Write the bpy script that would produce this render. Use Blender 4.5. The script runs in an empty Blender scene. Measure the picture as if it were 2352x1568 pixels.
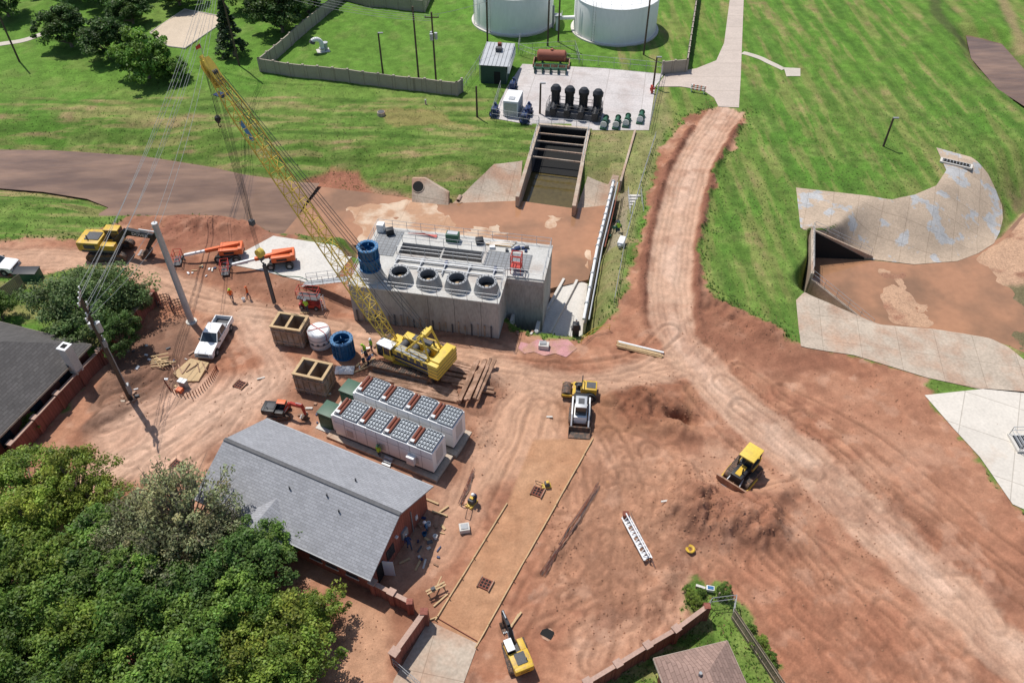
import bpy,bmesh,math,random
import numpy as np
from mathutils import Vector,Matrix
random.seed(7); rng=np.random.default_rng(7)
scene=bpy.context.scene
R_=math.radians
H=60.0; F=1829.0; TH=R_(44); ST,CT=math.sin(TH),math.cos(TH)
def S(px,py,h=0.0):
    # survey station -> ground metres (site plan measured from an aerial survey 60 m up)
    dx=px-1176; dy=py-784
    dn=F*ST+dy*CT; fw=F*CT-dy*ST
    return ((H-h)*dx/dn,(H-h)*fw/dn)
def SS(l,h=0.0): return [S(p[0],p[1],p[2] if len(p)>2 else h) for p in l]

# ------------------------------------------------------------ materials
MATS={}
def mat(name,col,rough=.75,metal=0.0,var=.15,scale=1.5,bump=0.0,bscale=12,st=(1,1,1),joint=None,jrot=0,mix=None,mixr=(.5,.6),mixs=.3,spec=.4,wet=None):
    if name in MATS: return MATS[name]
    m=bpy.data.materials.new(name); m.use_nodes=True; nt=m.node_tree; N=nt.nodes; L=nt.links
    b=N['Principled BSDF']; b.inputs['Roughness'].default_value=rough; b.inputs['Metallic'].default_value=metal
    b.inputs['Specular IOR Level'].default_value=spec
    tc=N.new('ShaderNodeTexCoord'); mp=N.new('ShaderNodeMapping'); mp.inputs['Scale'].default_value=st
    L.new(tc.outputs['Object'],mp.inputs['Vector'])
    n1=N.new('ShaderNodeTexNoise'); n1.inputs['Scale'].default_value=scale*.35; n1.inputs['Detail'].default_value=8; n1.inputs['Roughness'].default_value=.65
    n2=N.new('ShaderNodeTexNoise'); n2.inputs['Scale'].default_value=scale*4; n2.inputs['Detail'].default_value=5
    L.new(mp.outputs[0],n1.inputs['Vector']); L.new(mp.outputs[0],n2.inputs['Vector'])
    ad=N.new('ShaderNodeMath'); ad.operation='ADD'; L.new(n1.outputs[0],ad.inputs[0]); L.new(n2.outputs[0],ad.inputs[1])
    mr=N.new('ShaderNodeMapRange'); mr.inputs[1].default_value=.65; mr.inputs[2].default_value=1.35; mr.inputs[3].default_value=1-var; mr.inputs[4].default_value=1+var
    L.new(ad.outputs[0],mr.inputs[0])
    rgb=N.new('ShaderNodeRGB'); rgb.outputs[0].default_value=(*col,1); out=rgb.outputs[0]
    def nmix(out,c,rng_,s_,seed=0):
        n3=N.new('ShaderNodeTexNoise'); n3.noise_dimensions='4D'; n3.inputs['W'].default_value=seed; n3.inputs['Scale'].default_value=s_; n3.inputs['Detail'].default_value=6; n3.inputs['Roughness'].default_value=.55
        L.new(mp.outputs[0],n3.inputs['Vector'])
        m3=N.new('ShaderNodeMapRange'); m3.inputs[1].default_value=rng_[0]; m3.inputs[2].default_value=rng_[1]; L.new(n3.outputs[0],m3.inputs[0])
        mx=N.new('ShaderNodeMix'); mx.data_type='RGBA'; L.new(m3.outputs[0],mx.inputs[0]); L.new(out,mx.inputs[6]); mx.inputs[7].default_value=(*c,1); return mx.outputs[2],m3.outputs[0]
    if mix: out,_=nmix(out,mix,mixr,mixs)
    if joint:
        m2=N.new('ShaderNodeMapping'); m2.inputs['Rotation'].default_value=(0,0,R_(jrot)); L.new(tc.outputs['Object'],m2.inputs['Vector'])
        br=N.new('ShaderNodeTexBrick'); br.offset=joint[3] if len(joint)>3 else 0; br.inputs['Scale'].default_value=1; br.inputs['Brick Width'].default_value=joint[0]; br.inputs['Row Height'].default_value=joint[1]; br.inputs['Mortar Size'].default_value=joint[2]; br.inputs['Mortar Smooth'].default_value=.3
        cv=joint[4] if len(joint)>4 else .04
        br.inputs['Color1'].default_value=(1+cv,1+cv,1+cv,1); br.inputs['Color2'].default_value=(1-cv,1-cv,1-cv,1); br.inputs['Mortar'].default_value=(.7,.68,.66,1)
        L.new(m2.outputs[0],br.inputs['Vector'])
        vm=N.new('ShaderNodeVectorMath'); vm.operation='MULTIPLY'; L.new(out,vm.inputs[0]); L.new(br.outputs[0],vm.inputs[1]); out=vm.outputs[0]
    if wet:
        out,fac=nmix(out,wet[0],wet[1],wet[2],3.3)
        rr=N.new('ShaderNodeMapRange'); rr.inputs[3].default_value=rough; rr.inputs[4].default_value=.1; L.new(fac,rr.inputs[0]); L.new(rr.outputs[0],b.inputs['Roughness'])
    sc=N.new('ShaderNodeVectorMath'); sc.operation='SCALE'; L.new(out,sc.inputs[0]); L.new(mr.outputs[0],sc.inputs['Scale'])
    L.new(sc.outputs[0],b.inputs['Base Color'])
    if bump>0:
        bn=N.new('ShaderNodeTexNoise'); bn.inputs['Scale'].default_value=bscale; bn.inputs['Detail'].default_value=6; L.new(mp.outputs[0],bn.inputs['Vector'])
        bp=N.new('ShaderNodeBump'); bp.inputs['Strength'].default_value=bump; bp.inputs['Distance'].default_value=.1; L.new(bn.outputs[0],bp.inputs['Height']); L.new(bp.outputs[0],b.inputs['Normal'])
    MATS[name]=m; return m

CONC=mat('concrete_new',(.58,.55,.5),.85,var=.16,scale=1.2,bump=.15)
CONCW=mat('concrete_wall',(.4,.38,.35),.85,var=.28,scale=1.5,st=(1,1,.25),bump=.15,mix=(.25,.21,.18),mixr=(.5,.75),mixs=.5)
CONCJ=mat('concrete_slab_jointed',(.6,.55,.48),.85,var=.13,scale=1.0,joint=(5,5,.05),jrot=28,mix=(.5,.37,.27),mixr=(.55,.75),mixs=.2)
CONCO=mat('concrete_weathered',(.45,.37,.29),.88,var=.25,scale=1.0,joint=(4,4,.035),jrot=12,mix=(.4,.25,.17),mixr=(.45,.65),mixs=.25)
CONCP=mat('concrete_patched',(.44,.34,.25),.88,var=.25,scale=1.1,joint=(3.2,3.2,.035),jrot=20,mix=(.4,.395,.39),mixr=(.53,.56),mixs=.35)
YARD=mat('concrete_yard',(.52,.48,.46),.85,var=.2,scale=.9,joint=(6,6,.05),jrot=10,mix=(.38,.31,.28),mixr=(.5,.75),mixs=.18)
ROADC=mat('concrete_road',(.5,.42,.36),.88,var=.15,scale=1,joint=(60,5,.06),jrot=0)
APRON=mat('muddy_apron',(.56,.42,.3),.75,var=.14,scale=.8,joint=(6,6,.03),jrot=10,mix=(.42,.24,.14),mixr=(.45,.55),mixs=.25,spec=.4)
WATER=mat('muddy_water',(.27,.165,.105),.06,var=.12,scale=.3,bump=.5,bscale=.9,spec=.5,mix=(.15,.09,.058),mixr=(.36,.62),mixs=.28,st=(.35,1.3,1))
PUDW=mat('muddy_puddle_water',(.39,.2,.11),.08,var=.1,scale=.3,bump=.12,bscale=1.0,spec=.5,mix=(.25,.14,.08),mixr=(.42,.6),mixs=.14)
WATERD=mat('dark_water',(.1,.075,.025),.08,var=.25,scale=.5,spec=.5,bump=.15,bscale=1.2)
DARK=mat('dark_opening',(.012,.012,.012),.9)
BLACK=mat('black_paint',(.02,.021,.025),.5,var=.3)
RUB=mat('rubber',(.03,.03,.03),.85,var=.3)
TRK=mat('steel_track',(.07,.055,.045),.7,var=.35,scale=4,mix=(.2,.11,.07),mixr=(.45,.6),mixs=3)
WHITE=mat('white_paint',(.78,.78,.77),.45,var=.06,scale=3)
WHT=mat('tank_white',(.82,.82,.8),.5,var=.06,scale=.6,st=(1,1,.3))
YEL=mat('yellow_paint',(.62,.4,.04),.5,var=.18,mix=(.42,.24,.1),mixr=(.5,.7),mixs=2)
YELC=mat('crane_yellow',(.7,.5,.08),.5,var=.15,mix=(.5,.36,.1),mixr=(.55,.75),mixs=1)
ORG=mat('orange_paint',(.7,.15,.045),.5,var=.15)
RED=mat('red_paint',(.45,.05,.035),.5,var=.15)
BLUE=mat('blue_coating',(.025,.13,.28),.5,var=.25,scale=2)
NAVY=mat('navy_paint',(.012,.03,.1),.5,var=.25)
GRN=mat('green_paint',(.03,.11,.065),.55,var=.2)
TEAL=mat('shed_green',(.035,.085,.07),.6,var=.2,joint=(.4,50,.03))
GRNT=mat('transformer_green',(.05,.11,.07),.5,var=.12)
GLASS=mat('glass_dark',(.02,.03,.04),.1,var=.1,spec=.8)
STEEL=mat('galvanised_steel',(.45,.46,.47),.5,.3,var=.15)
GREY=mat('grey_metal',(.28,.29,.3),.55,.2,var=.2)
DGREY=mat('dark_grey',(.09,.09,.095),.7,var=.3)
RUST=mat('rust_brown',(.2,.06,.035),.75,var=.3,scale=3)
RUSTT=mat('rust_tank',(.3,.1,.06),.7,var=.2)
WOOD=mat('lumber',(.5,.35,.19),.8,var=.25,scale=3)
OLDW=mat('old_timber',(.24,.14,.09),.9,var=.35,scale=3,mix=(.42,.26,.18),mixr=(.45,.6),mixs=1)
BRWN=mat('brown_form',(.3,.21,.14),.85,var=.3,scale=2,mix=(.36,.31,.26),mixr=(.45,.6),mixs=.8)
POLEW=mat('pole_wood',(.1,.07,.05),.9,var=.3,scale=3)
BRICK=mat('brick_wall',(.25,.085,.06),.85,var=.25,scale=2,joint=(.6,.3,.03,.5,.12))
BRICKC=mat('brick_cap',(.42,.28,.22),.85,var=.2)
SHIN=mat('shingles_grey',(.3,.305,.325),.9,var=.14,scale=1.5,joint=(.5,.22,.02,.5,.1))
SHIND=mat('shingles_dark',(.1,.093,.09),.9,var=.2,scale=1.5,joint=(.7,.28,.03,.5,.15))
SHINB=mat('shingles_brown',(.3,.2,.165),.9,var=.15,scale=1.5,joint=(.7,.28,.03,.5,.15))
SAND=mat('sand',(.55,.45,.34),.95,var=.15,scale=1,bump=.3)
PATH=mat('path_conc',(.5,.45,.38),.9,var=.15)
STUC=mat('wall_panel',(.36,.31,.25),.9,var=.15,joint=(2.4,40,.06))
PINK=mat('pink_gravel',(.5,.25,.25),.95,var=.3,scale=3,mix=(.42,.24,.17),mixr=(.45,.6),mixs=.6)
SKIN=mat('skin',(.4,.22,.15),.6); JEAN=mat('jeans',(.05,.07,.12),.85); VEST=mat('hi_vis_lime',(.4,.7,.05),.7); VESTO=mat('hi_vis_orange',(.8,.15,.02),.7); BOOT=mat('boot',(.08,.05,.03),.8); BARK=mat('bark',(.2,.165,.13),.95,var=.3,scale=4); WIRE=mat('wire_metal',(.3,.3,.3),.5); CABLE=mat('steel_cable',(.06,.06,.06),.6); FENCEM=mat('timber_fence',(.3,.24,.18),.9,var=.3)

# ------------------------------------------------------------ builder
class B:
    def __init__(s,name,M=None): s.name=name; s.M=M or Matrix.Identity(4); s.P={}; s.cur=None
    def part(s,n):
        s.cur=n
        if n not in s.P: s.P[n]=[[],[],[],[]]
        return s
    def add(s,vs,fs,m):
        if s.cur is None: s.part('body')
        V,Fc,MI,ML=s.P[s.cur]; o=len(V)
        if m not in ML: ML.append(m)
        k=ML.index(m); V.extend(tuple(v) for v in vs)
        for f in fs: Fc.append(tuple(i+o for i in f)); MI.append(k)
    def box(s,cx,cy,cz,sx,sy,sz,m,rz=0,ry=0,rx=0,bev=0,tx=1,ty=1):
        h=(sx/2,sy/2,sz/2)
        if bev>0:
            bm=bmesh.new(); bmesh.ops.create_cube(bm,size=1)
            for v in bm.verts:
                v.co=Vector((v.co.x*sx*(tx if v.co.z>0 else 1),v.co.y*sy*(ty if v.co.z>0 else 1),v.co.z*sz))
            bmesh.ops.bevel(bm,geom=bm.edges[:],offset=bev,segments=2,affect='EDGES',profile=.6)
            bm.verts.index_update(); vs=[v.co.copy() for v in bm.verts]; fs=[[v.index for v in f.verts] for f in bm.faces]; bm.free()
        else:
            vs=[Vector((x*h[0]*(tx if z>0 else 1),y*h[1]*(ty if z>0 else 1),z*h[2])) for z in(-1,1) for y in(-1,1) for x in(-1,1)]
            fs=[(0,2,3,1),(4,5,7,6),(0,1,5,4),(2,6,7,3),(0,4,6,2),(1,3,7,5)]
        M=Matrix.Translation((cx,cy,cz))@Matrix.Rotation(R_(rz),4,'Z')@Matrix.Rotation(R_(ry),4,'Y')@Matrix.Rotation(R_(rx),4,'X')
        s.add([M@v for v in vs],fs,m)
    def cyl(s,p0,p1,r,m,r1=None,n=10,caps=True):
        p0=Vector(p0);p1=Vector(p1); r1=r if r1 is None else r1; d=(p1-p0)
        if d.length<1e-6: return
        q=d.to_track_quat('Z','Y').to_matrix(); vs=[]
        for p,rr in((p0,r),(p1,r1)):
            for i in range(n):
                a=2*math.pi*i/n; vs.append(p+q@Vector((rr*math.cos(a),rr*math.sin(a),0)))
        fs=[(i,(i+1)%n,n+(i+1)%n,n+i) for i in range(n)]
        if caps: fs+= [tuple(range(n))[::-1],tuple(range(n,2*n))]
        s.add(vs,fs,m)
    def path(s,pts,r,m,n=6):
        for a,b in zip(pts[:-1],pts[1:]): s.cyl(a,b,r,m,n=n,caps=r>.08)
    def lathe(s,prof,m,n=24,c=(0,0,0)):
        vs=[];k=len(prof)
        for r,z in prof:
            for i in range(n):
                a=2*math.pi*i/n; vs.append((c[0]+r*math.cos(a),c[1]+r*math.sin(a),c[2]+z))
        fs=[(j*n+i,j*n+(i+1)%n,(j+1)*n+(i+1)%n,(j+1)*n+i) for j in range(k-1) for i in range(n)]
        s.add(vs,fs,m)
    def prism(s,pts,z0,z1,m):
        n=len(pts); z1s=z1 if isinstance(z1,(list,tuple)) else [z1]*n
        vs=[(p[0],p[1],z0) for p in pts]+[(p[0],p[1],z) for p,z in zip(pts,z1s)]
        s.add(vs,[tuple(range(n))[::-1],tuple(range(n,2*n))]+[(i,(i+1)%n,n+(i+1)%n,n+i) for i in range(n)],m)
    def prof(s,pts,y0,y1,m,M=None):
        n=len(pts); vs=[Vector((p[0],y0,p[1])) for p in pts]+[Vector((p[0],y1,p[1])) for p in pts]
        if M: vs=[M@v for v in vs]
        s.add(vs,[tuple(range(n)),tuple(range(n,2*n))[::-1]]+[(i,n+i,n+(i+1)%n,(i+1)%n) for i in range(n)],m)
    def face(s,pts,m): s.add(pts,[tuple(range(len(pts)))],m)
    def wheel(s,x,y,r,w,m=None):
        s.cyl((x,y-w/2,r),(x,y+w/2,r),r,m or RUB,n=18); s.cyl((x,y-w/2-.02,r),(x,y+w/2+.02,r),r*.5,GREY,n=12)
    def track(s,cx,cy,L,W,h,m=None):
        r=h/2; pts=[]
        for i in range(9):
            a=-math.pi/2+math.pi*i/8; pts.append((cx+L/2-r+r*math.cos(a),r+r*math.sin(a)))
        for i in range(9):
            a=math.pi/2+math.pi*i/8; pts.append((cx-L/2+r+r*math.cos(a),r+r*math.sin(a)))
        s.prof(pts,cy-W/2,cy+W/2,m or TRK)
        k=int(L/.28)
        for i in range(k):
            x=cx-L/2+r+(L-2*r)*i/max(1,k-1); s.box(x,cy,h+.015,.09,W+.02,.05,m or TRK)
        s.prof([(cx-L/2+r,.25*h),(cx+L/2-r,.25*h),(cx+L/2-r,.7*h),(cx-L/2+r,.7*h)],cy-W/2-.03,cy+W/2+.03,DGREY)
        for i in range(6): x=cx-L/2+r+(L-2*r)*i/5; s.cyl((x,cy-W/2-.06,.32*h),(x,cy+W/2+.06,.32*h),.17*h,TRK,n=10)
    def rail(s,pts,m=None,h=1.1,sp=1.6,r=.03,closed=False):
        m=m or STEEL; pts=[Vector(p) for p in pts]
        if closed: pts=pts+[pts[0]]
        for a,b in zip(pts[:-1],pts[1:]):
            n=max(1,int((b-a).length/sp))
            for i in range(n+1):
                p=a.lerp(b,i/n); s.cyl(p,p+Vector((0,0,h)),r,m,n=5,caps=False)
            for hh in(h,h*.55): s.cyl(a+Vector((0,0,hh)),b+Vector((0,0,hh)),r,m,n=5,caps=False)
    def done(s):
        objs=[]
        for n,(V,Fc,MI,ML) in s.P.items():
            if not Fc: continue
            nm=s.name if len(s.P)==1 else n
            me=bpy.data.meshes.new(nm); me.from_pydata(V,[],Fc)
            for m in ML: me.materials.append(m)
            me.polygons.foreach_set('material_index',MI)
            bm=bmesh.new(); bm.from_mesh(me); bmesh.ops.recalc_face_normals(bm,faces=bm.faces[:]); bm.to_mesh(me); bm.free()
            me.shade_smooth(); me.set_sharp_from_angle(angle=R_(35))
            o=bpy.data.objects.new(nm,me); scene.collection.objects.link(o); objs.append(o)
        if len(objs)==1: objs[0].matrix_world=s.M; objs[0].name=s.name; return objs[0]
        e=bpy.data.objects.new(s.name,None); scene.collection.objects.link(e); e.matrix_world=s.M
        for o in objs: o.parent=e
        return e
def MT(x,y,z=0,ang=0,sc=1): return Matrix.Translation((x,y,z))@Matrix.Rotation(R_(ang),4,'Z')@Matrix.Scale(sc,4)
def text(parent,body,size,M,m,name='lettering'):
    c=bpy.data.curves.new('t','FONT'); c.body=body; c.size=size; c.align_x='CENTER'; c.align_y='CENTER'; c.extrude=.008
    o=bpy.data.objects.new('t',c); scene.collection.objects.link(o); bpy.context.view_layer.update()
    me=bpy.data.meshes.new_from_object(o.evaluated_get(bpy.context.evaluated_depsgraph_get())); bpy.data.objects.remove(o)
    me.materials.clear(); me.materials.append(m); t=bpy.data.objects.new(name,me); scene.collection.objects.link(t); t.parent=parent; t.matrix_local=M

# ------------------------------------------------------------ terrain
BZ=-4.0
xs=np.concatenate([[-4000,-2000,-1000,-500,-300,-200],np.arange(-140,-68,.7),np.arange(-68,74,.2),np.arange(74,140,.7),[200,300,500,1000,2000,4000]])
ys=np.concatenate([[-3000,-1000,-300,-100,-40],np.arange(-10,20,1.),np.arange(20,112,.2),np.arange(112,176,.5),np.arange(176,260,2.),[300,400,700,1500,4000]])
X,Y=np.meshgrid(xs,ys); SH=X.shape
_lat={}
def vn(x,y,seed=0):
    if seed not in _lat: _lat[seed]=np.random.default_rng(seed+100).random((256,256))
    g=_lat[seed]; xi=np.floor(x).astype(int); yi=np.floor(y).astype(int); fx=x-xi; fy=y-yi
    fx=fx*fx*(3-2*fx); fy=fy*fy*(3-2*fy); a=xi&255;b=(xi+1)&255;c=yi&255;d=(yi+1)&255
    return (g[a,c]*(1-fx)+g[b,c]*fx)*(1-fy)+(g[a,d]*(1-fx)+g[b,d]*fx)*fy
def fbm(x,y,sc,oct=5,seed=0,gain=.55):
    t=0;a=1;n=0;f=1/sc
    for i in range(oct): t=t+a*vn(x*f+i*17.3,y*f+i*9.1,seed+i); n+=a; a*=gain; f*=2.03
    return t/n
def sst(a,b,x): t=np.clip((x-a)/(b-a),0,1); return t*t*(3-2*t)
def win(pts,mg):
    p=np.array(pts); x0,y0=p.min(0)-mg; x1,y1=p.max(0)+mg
    i0,i1=np.searchsorted(xs,[x0,x1]); j0,j1=np.searchsorted(ys,[y0,y1]); return slice(j0,j1),slice(i0,i1)
def segd(pts,x,y,closed):
    d=np.full(x.shape,1e9); ins=np.zeros(x.shape,bool); n=len(pts)
    for i in range(n if closed else n-1):
        ax,ay=pts[i]; bx,by=pts[(i+1)%n]; ex,ey=bx-ax,by-ay
        t=np.clip(((x-ax)*ex+(y-ay)*ey)/(ex*ex+ey*ey+1e-9),0,1); d=np.minimum(d,np.hypot(x-ax-t*ex,y-ay-t*ey))
        if closed:
            c=((ay>y)!=(by>y)); ins^=c&(x<(bx-ax)*(y-ay)/(by-ay+1e-12)+ax)
    return d,ins
WX=(fbm(X,Y,3,4,11)-.5)*2; WY=(fbm(X,Y,3,4,21)-.5)*2
def sdf(pts,mg=16,warp=0):
    o=np.full(SH,-99.0); w=win(pts,mg); x=X[w]+WX[w]*warp; y=Y[w]+WY[w]*warp
    d,i=segd(pts,x,y,True); o[w]=np.where(i,d,-d); return o
def pld(pts,mg=8,warp=0):
    o=np.full(SH,99.0); w=win(pts,mg); d,_=segd(pts,X[w]+WX[w]*warp,Y[w]+WY[w]*warp,False); o[w]=d; return o
def smooth_pl(pts,k=6):
    out=[];n=len(pts)
    for i in range(n-1):
        p0=pts[max(0,i-1)];p1=pts[i];p2=pts[i+1];p3=pts[min(n-1,i+2)]
        for j in range(k):
            t=j/k; out.append(tuple(.5*((2*p1[c])+(-p0[c]+p2[c])*t+(2*p0[c]-5*p1[c]+4*p2[c]-p3[c])*t*t+(-p0[c]+3*p1[c]-3*p2[c]+p3[c])*t**3) for c in(0,1)))
    out.append(pts[-1]); return out

CHAN=SS([(-600,340),(0,362),(120,364),(330,378),(480,402),(560,420),(700,435),(740,425),(940,458),(1040,470),(1190,462),(1320,482),(1398,470),(1388,520),(1370,575),(1352,645),(1338,775),(1225,768),(1165,720),(1160,640),(820,600),(820,560),(645,548),(560,508),(480,495),(300,500),(255,495),(290,468),(220,445),(100,428),(0,420),(-600,395)],-2.6)
BASIN=SS([(1852,590),(2000,598),(2100,608),(2200,600),(2300,545),(2350,490),(2500,430),(2700,430),(2700,950),(2500,900),(2352,830),(2250,785),(2100,760),(2000,752),(1850,687)],BZ)
INTK=SS([(1240,292,0),(1350,302,0),(1312,478,-1),(1196,458,-1)])
CREEK=SS([(2236,92),(2285,102),(2352,170),(2600,320),(2600,390),(2352,228),(2290,186),(2245,130)],-1.2)
DIRT=SS([(-700,548),(0,550),(200,547),(290,500),(400,484),(560,500),(700,560),(1165,740),(1190,765),(1330,778),(1420,715),(1455,620),(1490,450),(1520,340),(1585,262),(1650,245),(1712,255),(1700,300),(1650,380),(1625,480),(1605,620),(1640,690),(1720,715),(1830,790),(1960,810),(2120,870),(2240,1060),(2330,1165),(2500,1260),(3200,1900),(3000,2600),(-1200,2600),(-500,1900),(40,1050),(365,700),(330,670),(240,610),(60,640),(-700,640)])
dC=sdf(CHAN,18,.5); dB=sdf(BASIN,18,.15); dI=sdf(INTK,6); dK=sdf(CREEK,10,.9)
sdD=sdf(DIRT,40,1.0); m=(Y<20)&(X>-60)&(X<80); sdD[m]=10
BG=SS([(1345,1600),(1545,1462),(1615,1402),(1680,1398),(1700,1420),(1790,1568),(1850,1700),(1300,1700)])
dBG=sdf(BG,8,.3)
WEED=SS([(1565,1352),(1590,1335),(1660,1340),(1700,1390),(1740,1450),(1790,1530),(1765,1545),(1690,1420),(1620,1402),(1570,1395)]); dW=sdf(WEED,6,.7)
sdD=np.minimum(sdD,-np.maximum(dBG,dW))
dirt=sst(-.3,.3,sdD+(fbm(X,Y,.9,3,31)-.5)*1.6)
# heights
n_big=fbm(X,Y,9,4,41)-.5; n_sm=fbm(X,Y,1.6,5,51)-.5
flat=np.zeros(SH)
def flatpoly(pts,grow=.8):
    d=sdf(pts,6); np.maximum(flat,sst(-grow,-.1,d),out=flat)
C_YARD=SS([(1165,200),(1200,148),(1390,158),(1525,171),(1505,200),(1490,300),(1352,300),(1237,291),(1130,272)]); flatpoly(C_YARD)
C_ROAD=SS([(1675,-120),(1713,-120),(1708,0),(1701,180),(1697,248),(1650,246),(1640,226),(1612,207),(1562,200),(1508,200),(1528,172),(1600,158),(1645,140),(1663,100),(1676,0)]); flatpoly(C_ROAD)
C_DRIVE=SS([(985,1425),(1098,1478),(1065,1568),(1040,1700),(860,1700),(905,1560)]); flatpoly(C_DRIVE)
C_APR=SS([(740,432),(940,458),(1040,470),(1190,464),(1320,482),(1396,474),(1386,520),(1369,575),(1351,645),(1160,690),(820,600),(820,566),(647,546)],-2.6); flatpoly(C_APR,.4)
C_SLAB=SS([(512,605),(628,543),(822,572),(800,600),(770,640),(700,648),(600,622)]); flatpoly(C_SLAB)
C_OUT=SS([(2050,457,0),(2100,448,0),(2150,427,0),(2173,392,0),(2150,340,0),(2230,362,0),(2275,388,-.2),(2300,412,-.5),(2318,440,-1),(2320,470,-1.5),(2308,510,-2.3),(2290,545,-3),(2250,575,-3.5),(2200,597,-3.8),(2100,606,-3.9),(1998,594,-3.9),(1845,530,-.1),(1838,523,0),(1828,432,0)]); flatpoly(C_OUT,.4)
C_LOW=SS([(1828,690,0),(1856,697,-3.6),(2000,757,-3.8),(2110,768,-3.5),(2250,800,-2.6),(2352,862,-1.5),(2420,910,0),(2240,892,0),(2130,868,0),(1960,816,0),(1838,798,0)]); flatpoly(C_LOW,.4)
C_WAP=SS([(2123,908),(2262,893),(2420,905),(2800,880),(2800,1350),(2352,1170),(2325,1158),(2250,1050),(2190,985)]); flatpoly(C_WAP,.4)
C_WL=SS([(1036,466,-2.6),(1060,440,-1.9),(1135,378,-.7),(1200,372,-.7),(1192,462,-2.6)]); flatpoly(C_WL,.4)
C_WR=SS([(1322,480,-2.6),(1350,400,-.8),(1422,405,-.2),(1400,474,-2.6)]); flatpoly(C_WR,.4)
C_RS=SS([(1226,768),(1292,640),(1350,650),(1337,775)],-2.6); flatpoly(C_RS,.4)
PAD=SS([(1000,1425),(1165,1158),(1225,1010),(1365,1006),(1090,1490)]); dPad=sdf(PAD,6)
padm=1-.8*sst(-.3,.3,dPad)
Z=n_big*.6*(1-flat)+n_sm*.16*dirt*(1-flat)*padm+n_sm*.12*(1-dirt)*(1-flat)
def mound(px,py,rx,ry,h,a=0,rough=.5):
    cx,cy=S(px,py); c,s_=math.cos(R_(a)),math.sin(R_(a)); u=((X-cx)*c+(Y-cy)*s_)/rx; v=(-(X-cx)*s_+(Y-cy)*c)/ry
    g=np.exp(-(u*u+v*v)**1.3); return h*g*(1+rough*(n_sm*3))
MND=mound(1475,920,3.4,2.2,1.4,0,.6)+mound(1545,985,3.2,1.2,1.0,-20,.7)+mound(1660,1200,6,2.4,1.9,-15,.6)+mound(1590,1120,2.2,3.2,1.0,0,.6)+mound(1760,1165,3.2,1.8,1.1,30,.6)
MND+=mound(1540,1290,6,1,.4,60)+mound(330,720,3,2,.6)+mound(460,520,5,1.8,.6,-5,.9)+mound(350,545,4,1.5,.3)+mound(570,525,3,1.4,.6)+mound(300,870,2.5,1.2,.7,40)+mound(240,960,3,1.2,.6,60)+mound(1290,1250,1,5,.45,-35)+mound(1290,1350,1.5,1.5,.4)+mound(1110,870,1.5,1.2,.9)+mound(1100,1000,1,2,.6)+mound(1400,1080,2,3,.35)
MND+=mound(1720,745,5,1.6,.7,-35,.8)+mound(1640,690,2.0,2.5,.6,0,.8)
MND-=mound(1565,962,1.6,.8,1.5,-10)+mound(1255,1450,.8,.6,.5)+mound(1200,725,2.5,2,0)
Z+=MND
Yf=sst(84,92,Y); Wc=3+7*Yf; Wc=np.where(X>14,4.5,Wc)
ZC=-2.95+2.95*sst(0,1,np.clip((-dC+.25)/Wc,0,1)); ZC=np.where(dC>-Wc,ZC,0)
Wb=.9+9*sst(39,50,X)*sst(70,80,Y)+3.5*(1-sst(70,78,Y)); ZB=np.where(dB>-Wb,(BZ-.05)*(1-sst(0,1,np.clip(-dB/Wb,0,1))),0)
ZK=np.where(dK>-5,-1.7+1.7*sst(0,1,np.clip(-dK/5,0,1)),0)
Z=Z*np.clip(1-sst(-.5,.5,np.maximum(dC,dB)),.12,1)+np.minimum(np.minimum(ZC,ZB),ZK)
pudn=fbm(X,Y,6,5,55)-.5
dA=sdf(C_APR,4); am=sst(-.3,.3,dA); Z=Z*(1-am)+(-2.46+.34*pudn)*am
dR=sdf(C_RS,4); am=sst(-.3,.3,dR); Z=Z*(1-am)+(-2.62)*am
bi=sst(0,2,dB); Z=Z+bi*(.42*pudn+.035*np.clip(X-58,0,30))
Z=np.where(dI>-.35,-3.8,Z)
ROAD1=smooth_pl(SS([(1680,240),(1636,300),(1596,370),(1566,460),(1546,560),(1537,670),(1556,770),(1632,870),(1762,990),(1922,1120),(2100,1280),(2280,1450),(2430,1590),(2690,1830)]))
ROAD2=smooth_pl(SS([(-500,570),(0,592),(150,596),(320,625),(480,690),(700,745),(900,785),(1080,830),(1250,880),(1400,880),(1530,840)]))
ROAD3=smooth_pl(SS([(560,730),(640,850),(600,890),(500,930),(400,990),(300,1060),(200,1120)]))
ROAD4=smooth_pl(SS([(1230,880),(1180,930),(1120,1050),(1060,1160),(1010,1260)]))
r1=pld(ROAD1,10,.35); r1w=pld(ROAD1,10,1.1); r2=pld(ROAD2,10,.8); r3=pld(ROAD3,10,1); r4=pld(ROAD4,8,.8)
up=sst(62,70,Y)
berm=np.exp(-((r1-3.1)/.5)**2)*(.12+.88*up)*(Y<109)
Z+=berm*(.55+1.3*n_sm)
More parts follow.
